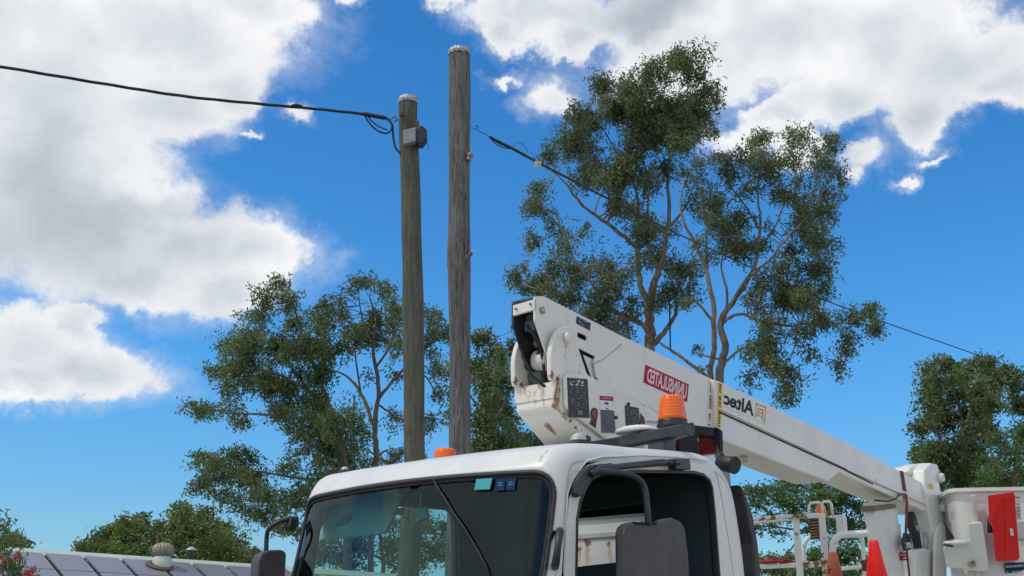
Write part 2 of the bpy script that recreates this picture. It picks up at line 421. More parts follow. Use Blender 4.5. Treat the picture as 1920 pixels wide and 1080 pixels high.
# ---------------- setting ----------------
g = MB().add([(-900,-900,0),(900,-900,0),(900,900,0),(-900,900,0)], [(0,1,2,3)]).build('ground', M['grass']); tag(g, kind='structure')
g = MB().add([(-40,-6,.004),(40,-6,.004),(40,17.4,.004),(-40,12.4,.004)], [(0,1,2,3)]).build('road', M['asphalt']); tag(g, kind='structure')

# ---------------- writing helper ----------------
def text_mesh(s, bold=0):
    cu = bpy.data.curves.new('t', 'FONT'); cu.body = s; cu.size = 1; cu.extrude = 0; cu.offset = bold; cu.resolution_u = 4
    o = bpy.data.objects.new('t', cu); C.objects.link(o); bpy.context.view_layer.update()
    me = bpy.data.meshes.new_from_object(o.evaluated_get(bpy.context.evaluated_depsgraph_get()))
    vs = [tuple(v.co) for v in me.vertices]; fs = [tuple(p.vertices) for p in me.polygons]
    bpy.data.objects.remove(o); bpy.data.curves.remove(cu); bpy.data.meshes.remove(me)
    x0 = min(v[0] for v in vs); x1 = max(v[0] for v in vs); y0 = min(v[1] for v in vs); y1 = max(v[1] for v in vs)
    return [((v[0]-x0)/(x1-x0), (v[1]-y0)/(y1-y0)) for v in vs], fs
def quadmap(q, out):
    """q = px corners (top-left, top-right, bottom-right, bottom-left) already turned into 3D; returns fn(s, t)"""
    q = [Vector(p) + Vector(out) for p in q]
    return lambda s, t: q[3].lerp(q[2], s).lerp(q[0].lerp(q[1], s), t)
def sticker(name, q, mats, parent, label=None, out=(0, -.003, 0), text=None, lines=None, mirror=True, extra=None, bold=0):
    """thin decal: backing quad, then lettering / print lines 1 mm proud of it"""
    fn = quadmap(q, out); o2 = Vector(out) * .5; mb = MB()
    mb.prism([fn(0, 0), fn(1, 0), fn(1, 1), fn(0, 1)], -Vector(out) * .6, 0)
    def put(s, t, m=1): p = fn(s, t) + o2; return p
    if text:
        for (s_, x0, y0, x1, y1, mi) in text:
            vs, fs = text_mesh(s_, bold)
            P = [put(x0 + (x1 - x0) * ((1 - a) if mirror else a), y0 + (y1 - y0) * b) for a, b in vs]
            mb.add(P, fs, mi)
    if lines:
        rg = random.Random(hash(name) % 99 if False else len(name) * 7)
        for (x0, y0, x1, y1, n, mi, fill) in lines:
            for i in range(n):
                yy = y1 - (i + .75) * (y1 - y0) / n; hh = (y1 - y0) / n * .42
                x = x0
                while x < x1 - .02:
                    L = rg.uniform(.05, .16) * (x1 - x0) ; L = min(L, x1 - x)
                    if rg.random() < fill: mb.add([put(x, yy), put(x + L, yy), put(x + L, yy + hh), put(x, yy + hh)], [(0, 1, 2, 3)], mi)
                    x += L + .02 * (x1 - x0)
    if extra: extra(mb, put)
    return mb.build(name, mats, parent, label)

# =====================================================================
#                               TRUCK
# =====================================================================
truck = empty('bucket_truck', O, 'white cab-over bucket truck with rust-stained folded boom resting over its cab', 'truck', rz=R_(90) - AY)
W = 1.78; RC = .10
def proj(p):
    q = O + SV * p.x + WV * p.y + Vector((0, 0, p.z)) - CAM; d = q.dot(FW); return 960 + F * q.dot(RT) / d, 540 - F * q.dot(UP) / d
# --- cab shell: side outline in (u, z)
OUT = [(-.44,.55),(-.42,.9),(-.32,1.3),(-.20,1.62),(-.11,1.88),(-.045,2.14),(-.005,2.33),(.02,2.405),(.07,2.465),(.17,2.502),(.40,2.535),(.75,2.560),(1.1,2.592),(1.39,2.618),(1.54,2.622),(1.65,2.600),(1.74,2.555),(1.83,2.46),(1.89,2.27),(1.94,1.97),(1.97,1.5),(1.98,.9)]
def catmull(P, k=6):
    out = []
    for i in range(len(P) - 1):
        p0 = Vector(P[max(i-1,0)]); p1 = Vector(P[i]); p2 = Vector(P[i+1]); p3 = Vector(P[min(i+2,len(P)-1)])
        for j in range(k):
            t = j / k
            out.append(.5 * ((2*p1) + (-p0+p2)*t + (2*p0-5*p1+4*p2-p3)*t*t + (-p0+3*p1-3*p2+p3)*t**3))
    out.append(Vector(P[-1])); return out
OC = catmull(OUT, 14)
TL = [0]
for a, b in zip(OC, OC[1:]): TL.append(TL[-1] + (b - a).length)
def oev(t):
    t = min(max(t, 0), TL[-1]); i = int(np.searchsorted(TL, t)) ; i = min(max(i, 1), len(OC) - 1)
    f = (t - TL[i-1]) / (TL[i] - TL[i-1]); p = OC[i-1].lerp(OC[i], f)
    i0, i1 = max(i - 6, 0), min(i + 5, len(OC) - 1); d = (OC[i1] - OC[i0]).normalized()
    return p, Vector((d.y, -d.x)), i
def t_at(cond):
    for i, p in enumerate(OC):
        if cond(p): return TL[i]
T_HDR = t_at(lambda p: p.y > 2.33)
T_ROOF = t_at(lambda p: p.x > .17)
T_REAR = t_at(lambda p: p.x > 1.7)
def shell(t, v, off=0):
    p, nrm, _ = oev(t)
    dv = min(v, W - v); ins = RC - math.sqrt(max(RC * RC - (RC - min(dv, RC)) ** 2, 0)) if dv < RC else 0
    x = (v - W / 2) / (W / 2); cr = 1 - x * x
    wf = 1 - min(max((t - T_HDR) / (T_ROOF - T_HDR), 0), 1); wr = min(max((t - T_HDR) / (T_ROOF + .5 - T_HDR), 0), 1) * (1 - min(max((t - T_REAR) / .25, 0), 1))
    q = p + nrm * (ins + off) * 1.0
    return Vector((q.x - .10 * cr * wf * wf, v, q.y + .045 * cr * wr + .02 * cr * wf * (t > T_HDR - .3)))
# inset sign check: nrm must point inside
_p, _n, _ = oev(TL[-1] / 2)
SGN = 1 if (Vector((.8, 1.5)) - _p).dot(_n) > 0 else -1
if SGN < 0:
    _o = oev
    def oev(t):
        a, b, c = _o(t); return a, -b, c
AT = math.pi / 2 * RC; AW = W - 2 * RC + 2 * AT
def v2a(v):
    if v < RC: return RC * math.acos(max(-1, min(1, 1 - v / RC)))
    if v > W - RC: return AW - v2a(W - v)
    return v - RC + AT
def a2v(a):
    if a < AT: return RC * (1 - math.cos(a / RC))
    if a > AW - AT: return W - a2v(AW - a)
    return a - AT + RC
def shell_a(t, a, off=0): return shell(t, a2v(max(0, min(AW, a))), off)
def wa(poly): return [(p[0], v2a(p[1])) for p in poly]
vlist = [RC * (1 - math.cos(a)) for a in np.linspace(0, math.pi / 2, 7)]
vlist[0] = 0.0
vrow = vlist + list(np.linspace(RC + .1, W - RC - .1, 14)) + [W - x for x in reversed(vlist)]
# windscreen opening in (t, v)
T_WB = t_at(lambda p: p.y > 1.36)
T_WT = t_at(lambda p: p.y > 2.345)
WO = rnd_poly(wa([(T_WB, .014), (T_WT, .017), (T_WT, W - .030), (T_WB, W - .030)]), .13, 8)
RW = rnd_poly(wa([(T_REAR + .28, .3), (TL[-1] - .45, .3), (TL[-1] - .45, W - .3), (T_REAR + .28, W - .3)]), .05, 3)
cand = [shell(t, v) for t in np.arange(T_HDR, T_ROOF + .1, .012) for v in np.arange(.1, .5, .012)]
stp = [min(cand, key=lambda p: (proj(p)[0] - x) ** 2 + (proj(p)[1] - y) ** 2) for x, y in ((1024, 848), (1017, 857), (1013, 866))]
M['cabstain'] = rusty('cab white paint stained', (.70, .71, .68), [(p.x, p.y, p.z, .014, .02) for p in stp], .34, cols=((.42, .33, .22), (.55, .48, .36)))
cab = surf('cab_shell', [(0, 0), (TL[-1], 0), (TL[-1], AW), (0, AW)], [WO, RW], shell_a, .03, [M['cabstain'], M['dark']], .035, truck, flip=False, inner_mat=True, xs=list(np.arange(.013, TL[-1], .026)), ys=list(np.arange(.0, AW, AT / 7)))
def ring(poly, d):
    """offset a closed loop inward by d"""
    n = len(poly); cx = sum(p[0] for p in poly) / n; cy = sum(p[1] for p in poly) / n; out = []
    for i in range(n):
        a = Vector(poly[i-1]); b = Vector(poly[(i+1) % n]); t = (b - a).normalized(); nn = Vector((-t.y, t.x))
        if nn.dot(Vector((cx, cy)) - Vector(poly[i])) < 0: nn = -nn
        out.append(tuple(Vector(poly[i]) + nn * d))
    return out
glassp = surf('windscreen', ring(WO, .004), [], lambda t, v: shell_a(t, v, .012), .06, M['glass'], 0, truck)
sealp = surf('window_seal', ring(WO, -.004), [ring(WO, .012)], lambda t, v: shell_a(t, v, -.006), .03, M['rubber'], .02, glassp)
fritp = surf('glass_border', ring(WO, .012), [ring(WO, .034)], lambda t, v: shell_a(t, v, .007), .03, M['dark'], .003, glassp)
# side panels
def inset_out(d):
    return [tuple((lambda a: (a[0].x + a[1].x * d, a[0].y + a[1].y * d))(oev(t))) for t in np.linspace(0, TL[-1], 90)]
side_out = inset_out(RC - .0005)
def uz(pxs, v=0): return [(lambda q: (q.x, q.z))(pv(x, y, v)) for x, y in pxs]
DOOR = uz([(1053,1080),(1058,1000),(1063,935),(1072,903),(1083,883),(1098,868),(1126,860),(1204,857),(1299,862),(1322,867),(1337,878),(1345,895),(1353,930),(1367,1017),(1376,1080)])
DOOR = [(DOOR[0][0] - .06, .75)] + DOOR + [(DOOR[-1][0] + .05, .75)]
WIN = uz([(1078,1080),(1080,973),(1086,940),(1096,914),(1108,896),(1126,887),(1191,882),(1253,883),(1299,884),(1318,889),(1330,900),(1335,915),(1340,963),(1348,1071)])
WIN = [(WIN[0][0] - .01, 1.72)] + WIN + [(WIN[-1][0] + .02, 1.72)]
ringd = ring(DOOR, .012)
for vv, fl in ((0, 1), (W, -1)):
    near = vv == 0
    d = 1 if near else -1
    surf('side_panel', side_out, [DOOR], lambda x, z, vv=vv, d=d: (x, vv + d * .0, z), .12, [M['white'], M['dark']], .03, truck, flip=not near, smooth=False, inner_mat=True)
    win = WIN if near else [(max(u, .08) if u < .6 else min(u, 1.36), min(z, 2.40)) for u, z in WIN]
    win = win if near else rnd_poly([(-.02, 1.72), (.10, 2.20), (.24, 2.37), (1.30, 2.415), (1.34, 1.72)], .10, 5)
    dr = surf('door', ringd, [win], lambda x, z, vv=vv, d=d: (x, vv - d * .003, z), .12, [M['white'], M['dark']], .05, truck, flip=not near, smooth=False, inner_mat=True); dr.modifiers['solid'].material_offset_rim = 1
    surf('window_seal', ring(win, -.004), [ring(win, .012)], lambda x, z, vv=vv, d=d: (x, vv - d * .007, z), .05, M['rubber'], .03, dr, flip=not near, smooth=False)
    # dark jamb behind the door gap
    surf('door_jamb', ring(DOOR, -.02), [ring(DOOR, .035)], lambda x, z, vv=vv, d=d: (x, vv + d * .034, z), .08, M['gap'], .01, truck, flip=not near, smooth=False)
# drip moulding over the door
mb = MB(); mb.tube([pv(x, y, -.004) for x, y in [(1057,1075),(1064,925),(1074,899),(1099,865),(1128,857),(1204,854),(1299,859),(1326,865)]], .005, 6); 
mb.build('drip_moulding', M['white'], truck)
# interior: rear wall with window, floor, headlining, seats
IW = 1.56
RWN = rnd_poly([(pu(1076,1066,IW).y, pu(1076,1064,IW).z), (pu(1085,958,IW).y, pu(1085,960,IW).z), (pu(1214,942,IW).y, pu(1214,943,IW).z), (pu(1214,1049,IW).y, pu(1214,1049,IW).z)], .02, 3)
surf('rear_wall', [(.04, .9), (W - .04, .9), (W - .04, 2.52), (.04, 2.52)], [RWN], lambda v, z: (IW, v, z), .2, mat('navy cab backing', (.024, .040, .052), .8), .02, truck, smooth=False)
mb = MB(); mb.box((-.2, .05, .85), (1.9, W - .05, .9)); mb.build('cab_floor', M['dark'], truck)
mb = MB(); mb.box((-.22, .08, 1.15), (.12, W - .08, 1.42)); bevel(mb.build('dashboard', M['dark'], truck), .05, 3)
for v0 in (.12, 1.08):
    mb = MB(); mb.box((.75, v0, 1.2), (1.25, v0 + .5, 1.35)); mb.box((1.22, v0 + .02, 1.3), (1.36, v0 + .48, 1.85)); bevel(mb.build('seat', M['dark'], truck), .05, 3)
mb = MB(); c = Vector((.22, .42, 1.5)); mb.tube([c + Vector((.07 * math.cos(a), .19 * math.sin(a), .17 * math.cos(a))) for a in np.linspace(0, 2 * math.pi, 25)], .014, 8); mb.tube([c, c - Vector((.25, 0, .35))], .025); mb.tube([c + Vector((0, -.18, 0)), c + Vector((0, .18, 0))], .014); mb.build('steering_wheel', M['black'], truck)
# sun visor, dome lamp, rear view mirror (inside, seen through the glass)
vis = MB(); vis.prism([pu(x, y, .16) for x, y in [(571,1012),(600,950),(640,935),(740,915),(752,925),(737,966),(722,998),(708,1003),(590,1014)]], (.022, 0, 0)); vis = bevel(vis.build('sun_visor', M['visor'], truck), .008, 2)
sticker('visor_sticker', [pu(x, y, .16) for x, y in [(640,967),(662,966),(653,984),(631,987)]], [M['teal'], M['print']], vis, out=(-.004, 0, 0), lines=[(.1,.15,.9,.85,3,1,.6)])
sticker('visor_sticker', [pu(x, y, .16) for x, y in [(643,961),(664,959),(662,964),(641,966)]], [M['yellow']], vis, out=(-.004, 0, 0))
mb = MB(); mb.prism([pu(x, y, .3) for x, y in [(738,953),(757,952),(750,964),(733,966)]], (.03, 0, 0)); bevel(mb.build('dome_lamp', M['printw'], truck), .006, 2)
mb = MB(); mb.prism([pu(x, y, .22) for x, y in [(776,953),(797,950),(799,970),(779,980)]], (.03, 0, 0)); mb.tube([pu(786,955,.22), pu(790,925,.2)], .006); bevel(mb.build('rear_view_mirror', M['visor'], truck), .006, 2)
# sticker and wire on windscreen
def wsq(pts): # pixel -> windscreen surface by march
    out = []
    for (x, y) in pts:
        D = loc(at(x, y, 1)) - CL0; best = None
        for k in range(260):
            P = CL0 + D * (4.6 + k * .012)
            # compare with shell u at the same height & v
            if not 0 < P.y < W: continue
            lo, hi = 0, T_HDR + .1
            for _ in range(14):
                mid = (lo + hi) / 2
                if shell(mid, P.y).z < P.z: lo = mid
                else: hi = mid
            e = P.x - shell(lo, P.y).x
            if e > -.002: best = P; break
        out.append(best if best is not None else CL0 + D * 5.8)
    return out
NW = Vector((-1, 0, .35)).normalized() * .004
def ex_print(mb, put): pass
sticker('rego_sticker', wsq([(894,899),(924,897),(919,918),(890,919)]), [M['teal'], M['print']], glassp, 'bright teal label at the top of the windscreen', out=NW)
for i, (x, y) in enumerate([(930, 899), (950, 898)]):
    sticker('windscreen_sticker', wsq([(x, y), (x+18, y-1), (x+16, y+21), (x-1, y+22)]), [M['stickblue'], M['teal']], glassp, out=NW, lines=[(.3,.35,.85,.75,2,1,.7)])
mb = MB(); wp = wsq([(812,897),(820,912),(835,935),(850,960),(868,985),(885,1012),(900,1038),(912,1062),(920,1082)])
mb.tube([p + NW * 1.2 for p in wp], .0045, 6); mb.build('aerial_wire', M['cable'], glassp)
# grab handle on A pillar
mb = MB(); hp = [pv(x, y, z) for x, y, z in [(1050,996,-.004),(1049,1000,-.04),(1046,1025,-.045),(1042,1055,-.045),(1041,1062,-.004)]]
mb.tube(hp, [.020,.021,.018,.020,.020], 8); mb.build('grab_handle', M['black'], truck)
# mirror bracket + arms + head
mirror = MB(); mirror.prism([pv(x, y, -.01) for x, y in [(1070,925),(1072,905),(1086,882),(1104,872),(1138,869),(1146,876),(1142,884),(1118,886),(1104,893),(1094,906),(1084,930),(1073,934)]], (0, -.035, 0))
mirror = bevel(mirror.build('mirror_bracket', M['black'], truck), .008, 2)
VM = -.20
mb = MB(); arc = [(1108,890,-.05),(1118,884,-.06),(1145,885,-.10),(1170,888,-.14),(1188,893,-.16),(1203,904,-.18),(1210,922,-.19),(1213,950,-.2),(1216,985,-.2)]
mb.tube([pv(*p) for p in catmull([Vector(a) for a in arc], 4)], .0165, 10); mb.build('mirror_arm', M['darksteel'], mirror)
mb = MB(); mb.tube([pv(1108,888,-.05), pv(1125,879,-.06), pv(1180,873,-.05), pv(1240,867,-.04), pv(1262,868,-.03)], [.012,.016,.017,.019,.017], 10); mb.build('support_arm', M['darksteel'], mirror)
mb = MB(); mb.prism([pv(x, y, -.003) for x, y in [(1252,861),(1279,862),(1281,882),(1253,881)]], (0, -.05, 0)); mb.tube([pv(1259,869,-.055), pv(1259,869,-.062)], .008); mb.tube([pv(1273,870,-.055), pv(1273,870,-.062)], .008); bevel(mb.build('clamp_block', M['black'], mirror), .006, 2)
mb = MB(); prof = [(1170,1085),(1170,1000),(1173,984),(1184,977),(1203,980),(1236,979),(1244,972),(1262,970),(1277,976),(1286,990),(1292,1040),(1296,1085)]
pp = [pv(x, y, VM) for x, y in prof] ; pp[0].z = pp[-1].z = 1.58
mb.prism(pp, (.05, .09, 0)); mh = bevel(mb.build('mirror_head', M['mirror'], mirror), .022, 4, 25)
mb = MB(); mb.prism([pv(x, y, VM - .002) for x, y in [(1188,978),(1234,980),(1230,984),(1192,983)]], (.03, .03, .004)); mb.build('arm_socket', M['gap'], mirror)
# far mirror seen left
fm = MB(); fp = catmull([Vector(a) for a in [(556,974,W+.0),(545,972,W+.02),(520,980,W+.06),(504,992,W+.10),(500,1008,W+.12),(499,1035,W+.12)]], 4)
fm.tube([pv(*p) for p in fp], .013, 8); fm = fm.build('mirror_arm', M['black'], truck)
mb = MB(); fq = [pv(x, y, W + .03) for x, y in [(484,1085),(485,1050),(492,1036),(505,1031),(530,1030),(538,1036),(536,1085)]]; fq[0].z = fq[-1].z = 1.6
mb.prism(fq, (.06, .14, 0)); bevel(mb.build('mirror_head', M['mirror'], fm), .02, 3, 25)
mb = MB(); mb.prism([pv(x, y, W + .0) for x, y in [(546,972),(560,966),(562,985),(550,998),(542,988)]], (.0, .05, 0)); bevel(mb.build('mirror_bracket', M['black'], fm), .008, 2)
# roof marker lamp (near corner) and far one
def roof_pt(u, v):
    return min((shell(t, v) for t in np.arange(T_HDR, T_REAR, .01)), key=lambda p: abs(p.x - u))
def dome(name, u, v, r, parent):
    b = roof_pt(u, v); mb = MB(); mb.lathe([(r * 1.08, -.012), (r * 1.1, 0), (r, .012)], b, n=20, mi=1)
    mb.lathe([(r * .98, .01), (r * .93, r * .45), (r * .75, r * .85), (r * .4, r * 1.12), (.002, r * 1.2)], b, n=20, mi=0)
    mb.box((b.x + r * .25, b.y - r * 1.02, b.z - .01), (b.x + r * 1.1, b.y + r * 1.02, b.z + r * .9), 1)
    return bevel(mb.build(name, [M['galv'], M['black']], parent), .012, 2)
dome('marker_lamp', .37, .13, .047, truck)
dome('marker_lamp', .14, 1.60, .026, truck)
# roof beacon bar
URB = 1.25
def LU(px, py): return pu(px, py, URB)
A = LU(1304, 796); A.y = .05
zb = LU(1290, 798).z
bar = MB(); bar.prism([(URB - .02, 0, zb - .05), (URB + .06, 0, zb - .05), (URB + .06, 0, zb + .012), (URB - .02, 0, zb + .012)], (0, 1.72, -.10))
bar = bevel(bar.build('roof_bar', M['darksteel'], truck), .006, 2)
mb = MB(); mb.box((URB - .024, -.012, zb - .045), (URB + .064, .012, zb + .008)); mb.build('bar_end', M['black'], bar)
for v0 in (.14, 1.5):
    mb = MB(); mb.prism([(URB + .05, v0, zb - .03), (URB + .09, v0, zb - .03), (URB + .16, v0, 2.58), (URB - .02, v0, 2.58), (URB + .0, v0, zb - .05)], (0, .11, 0))
    bevel(mb.build('bar_bracket', M['darksteel'], bar), .006, 2)
# sloping dark rail that carries the bar down to the roof
mb = MB(); mb.prism([ld(x, y, 6.9) for x, y in [(1100,828),(1160,820),(1235,806),(1300,791),(1302,812),(1258,822),(1180,836),(1138,841),(1100,841)]], (.06, .03, 0)); bevel(mb.build('deflector_rail', M['darksteel'], bar), .006, 2)
def beacon(px, py, d, r, h, parent, cap=True, tp=.86):
    b = ld(px, py, d); mb = MB(); mb.lathe([(r * 1.14, -.06), (r * 1.14, -.03), (r * 1.04, -.01), (r * 1.06, 0)], (0,0,0), n=28)
    o = mb.build('beacon_base', M['black'], parent); o.location = b
    mb = MB(); prof = [(r * 1.04, 0.0), (r, .02)] + [(r * (1 - (1 - tp) * k / 6), .02 + (h - .05) * k / 6) for k in range(1, 7)] + [(r * tp * .95, h - .012), (r * tp * .8, h - .002), (.004, h)]
    mb.lathe(prof, (0,0,0), n=36); q = mb.build('beacon_lens', M['amber'], o); return o
beacon(1261, 789, 7.0, .084, .152, bar)
beacon(834, 880, 7.7, .075, .135, bar, tp=.97)
# GPS dome
b = ld(1196, 808, 6.95); mb = MB(); mb.lathe([(.13,-.014),(.136,-.004),(.125,.006),(.09,.020),(.04,.028),(.015,.030),(.012,.036),(.002,.037)], b, n=32); mb.build('antenna_dome', M['printw'], bar)
mb = MB(); mb.tube([ld(x, y, 7.0) for x, y in [(1222,822),(1235,827),(1250,834),(1264,844)]], .007, 6); mb.build('beacon_cable', M['cable'], bar)
# air duct behind cab
mb = MB(); du = [(1386,908),(1394,930),(1403,975),(1412,1020),(1420,1085),(1432,1085),(1422,1020),(1412,965),(1402,935),(1392,912)]
dp = [pv(x, y, .06) for x, y in du]; dp[4].z = dp[5].z = 1.2
mb.prism(dp, (.0, .5, 0)); bevel(mb.build('air_duct', M['rubber'], truck), .012, 2)
# work lamp behind cab
mb = MB(); a = ld(1350, 868, 7.6); bb = ld(1376, 872, 7.5); mb.tube([a, bb], [.05, .055], 20); mb.tube([bb, bb.lerp(a, -.08)], .058, 20); mb.tube([ld(1352,848,7.6), ld(1358,862,7.58)], .014); bevel(mb.build('work_lamp', M['black'], truck), .004)
# boom rest: dark hood, red reflector, bracket
rest = MB(); rest.prism([ld(x, y, 7.9) for x, y in [(1264,800),(1300,797),(1348,803),(1344,818),(1300,815)]], (.10, .05, -.01)); rest = rest.build('boom_rest_hood', M['darksteel'], truck)
mb = MB(); mb.prism([ld(x, y, 7.95) for x, y in [(1310,822),(1338,819),(1341,849),(1311,853)]], (.06, .02, 0)); mb.build('red_reflector', M['redlens'], rest)
mb = MB(); mb.prism([ld(x, y, 7.96) for x, y in [(1268,824),(1278,822),(1277,850),(1266,850)]], (.06, .02, 0)); mb.build('red_reflector', M['redlens'], rest)
mb = MB(); mb.prism([ld(x, y, 7.85) for x, y in [(1276,814),(1298,810),(1310,826),(1312,870),(1276,870),(1274,830)]], (.1, .05, 0)); bevel(mb.build('rest_post', M['darksteel'], rest), .008, 2)
mb = MB(); mb.prism([ld(x, y, 7.9) for x, y in [(1340,800),(1349,804),(1350,846),(1345,836),(1338,812)]], (.1, .03, 0)); mb.build('rest_flap', M['gap'], rest)
mb = MB(); mb.prism([ld(x, y, 8.0) for x, y in [(1338,822),(1350,830),(1352,862),(1340,858)]], (.1, .03, 0)); mb.build('rest_bracket', M['galv'], rest)
mb = MB(); mb.prism([ld(x, y, 7.3) for x, y in [(1184,829),(1205,829),(1206,846),(1184,846)]], (.05, .02, 0)); bevel(mb.build('relay_box', M['galv'], rest), .004)

# --- service body behind cab
zt = pu(1145, 957, 2.35).z
sb_spots = [(2.35, pu(x, y, 2.35).y, pu(x, y, 2.35).z, r, run) for x, y, r, run in [(1086,1030,.022,.10),(1101,1018,.03,.14),(1143,1020,.02,.14),(1100,1022,.02,.1)]]
M['bodyrust'] = rusty('service body paint', (.66, .68, .64), sb_spots, .45)
body = MB(); body.box((2.35, .80, .95), (3.3, W, zt)); body = bevel(body.build('service_body', M['bodyrust'], truck), .01)
mb = MB(); mb.box((2.325, .80, zt - .045), (3.32, W + .02, zt + .012)); mb.build('body_top_rail', M['galv'], body)
mb = MB(); z1 = pu(1145, 1002, 2.35).z; mb.box((2.335, .80, z1 - .016), (2.349, W, z1 + .014)); mb.build('body_rail', M['galv'], body)
mb = MB(); mb.box((-.1, .3, .55), (9.6, 1.48, .80)); mb.build('chassis', M['black'], truck)
mb = MB(); mb.box((2.3, .02, .82), (9.4, W, .95)); mb.build('tray_deck', M['boomwhite'], truck)
for (u, vv) in ((.45, .02), (.45, W - .27), (6.2, .02), (6.2, W - .27)):
    wh = MB(); wh.lathe([(.25,0),(.40,.01),(.43,.05),(.43,.20),(.40,.24),(.25,.25)], (u, vv, .44), (0,1,0), n=32); wh = wh.build('wheel', M['rubber'], truck)
    mb = MB(); mb.lathe([(.05,-.004),(.06,.02),(.24,.03),(.25,-.004)], (u, vv if vv < 1 else vv + .22, .44), (0,1,0), n=28); mb.build('rim', M['galv'], wh)

# --- lower boom (with fork at the elbow)
VF = .74; VB = .80; VFAR = pu(966, 740, pv(1043, 740, VF).x).y
def lv(pts, v): return [pv(x, y, v) for x, y in pts]
sp = []
for x, y, r, run in [(1047,716,.03,.16),(1044,730,.02,.1),(1040,775,.03,.02),(1070,790,.014,.03),(1086,655,.01,.25),(1061,648,.012,.16),(1046,714,.022,.10),(1042,740,.02,.06),(1043,762,.03,.03),(1060,783,.016,.05),(1050,775,.02,.02),(1170,758,.022,.14),(1203,762,.026,.10),(1190,752,.012,.1),(1207,792,.02,.02),(1120,800,.008,.16),(1036,700,.02,.1),(1138,812,.008,.1)]:
    q = pv(x, y, VF); sp.append((q.x, q.y, q.z, r, run))
for x, y, r, run in [(978,700,.02,.14),(1020,712,.018,.18),(994,716,.01,.12),(985,712,.014,.10),(1003,712,.02,.16),(1015,705,.02,.12),(973,690,.02,.08),(992,700,.01,.2),(968,755,.012,.05),(972,725,.01,.05)]:
    q = pu(x, y, pv(1043, 740, VF).x); sp.append((q.x, q.y, q.z, r, run))
for k in range(7):
    q = pv(1047 - k * .8, 714 + k * 8, VF); sp.append((q.x, q.y, q.z, .014 + .008 * (k % 3), .08))
    q = pv(1047 + k * 11, 770 + k * 10, VF); sp.append((q.x, q.y, q.z, .008 + .006 * (k % 2), .01))
for k in range(5):
    q = pv(1064 + k * 9, 788 + k * 9, VF + .1); sp.append((q.x, q.y, q.z, .018, .0))
    q = pv(1058 + k * 9, 800 + k * 8, VF + .2); sp.append((q.x, q.y, q.z, .014, .0))
M['boomrust'] = rusty('rust stained boom paint', (.75, .73, .67), sp, .4, edge=.25)
FORK = [(1034,702),(1033,668),(1036,645),(1042,627),(1050,617),(1061,612),(1071,614),(1077,622),(1080,636),(1081,652),(1087,680),(1102,703)]
LOWB = [(1047,713),(1100,709),(1240,781),(1335,831),(1345,960),(1225,930),(1125,862),(1062,785),(1042,762)]
lowb = MB(); q = lv(LOWB, VF); lowb.prism(q, (0, VFAR - VF, 0)); lowb = bevel(lowb.build('lower_boom', M['boomrust'], truck), .022, 3, 25)
# side plate on the lower boom carrying the decals
mb = MB(); mb.prism(lv([(1053,708),(1058,701),(1100,705),(1238,778),(1332,827),(1340,930),(1230,900),(1066,775),(1055,762)], VF - .001), (0, -.022, 0)); sidep = bevel(mb.build('boom_side_plate', M['boomrust'], truck), .01, 3, 30)
# fork lugs
for vv in (VF, VFAR - .035):
    mb = MB(); mb.prism([tuple(p) for p in catmull(lv(FORK, VF), 4)] + [tuple(p) for p in lv([(1102,712),(1047,716),(1036,712)], VF)], (0, .035, 0)); ob = bevel(mb.build('fork_lug', M['boomrust'], lowb), .008, 2, 40); ob.location = (0, vv - VF, 0)
# curved lip between the lugs
lipc = pv(1043, 740, VF).x; mb = MB()
lipz = [(a, b) for a, b in [(0, 706), (.08, 716), (.25, 724), (.5, 728), (.75, 722), (.92, 708), (1, 690)]]
top = [Vector((lipc - .005, VF + (VFAR - VF) * s, pv(1040, y, VF).z)) for s, y in lipz]
botz = pv(1043, 745, VF).z
mb.prism(top + [Vector((lipc - .005, VFAR, botz)), Vector((lipc - .005, VF, botz))], (.04, 0, 0)); mb.build('fork_lip', M['boomrust'], lowb)
VU = pu(963, 573, pv(1003, 570, VB).x).y
# pin
pc = pv(1061, 634, VF); mb = MB(); mb.lathe([(.034, 0), (.034, .03), (.030, .036), (.001, .036)], pc + Vector((0, .002, 0)), (0, -1, 0), n=24); mb.lathe([(.03, 0), (.03, VFAR - VF)], pc, (0, 1, 0), n=20); mb.build('boom_pin', M['boomrust'], lowb)
# hoses/cylinders within the elbow
mb = MB()
def lmid(x, y, f=.5): return pv(x, y, VF + (VFAR - VF) * f)
c0 = pu(985, 690, 1.12); 
mb.tube([Vector((1.10, VF + .06, pv(1040,668,VF).z)), Vector((1.10, VFAR - .02, pv(1040,668,VF).z))], .03, 18)
mb.build('hinge_tube', M['darksteel'], lowb)
mb = MB()
fv = lambda f: VF + (VFAR - VF) * f
mb.tube([Vector((1.00, fv(.80), pv(1040,625,VF).z)), Vector((.985, fv(.72), pv(1040,660,VF).z)), Vector((1.0, fv(.5), pv(1040,700,VF).z)), Vector((1.06, fv(.30), pv(1040,722,VF).z))], .016, 8, flat=.5)
mb.build('hydraulic_hose', M['cable'], lowb)
mb = MB(); mb.tube([Vector((1.09, fv(.30), pv(1040,668,VF).z)), Vector((1.09, fv(.62), pv(1040,662,VF).z))], .062, 20); mb.build('pivot_sleeve', M['boomwhite'], lowb)
mb = MB(); mb.tube([Vector((1.16, fv(.55), pv(1040,690,VF).z)), Vector((1.16, fv(.86), pv(1040,690,VF).z))], .06, 18); mb.build('hose_reel', M['trimgrey'], lowb)
mb = MB(); mb.tube([Vector((1.12, fv(.12), pv(1040,690,VF).z)), Vector((1.12, fv(.34), pv(1040,684,VF).z))], .03, 14); mb.build('hose_sleeve', M['redlens'], lowb)
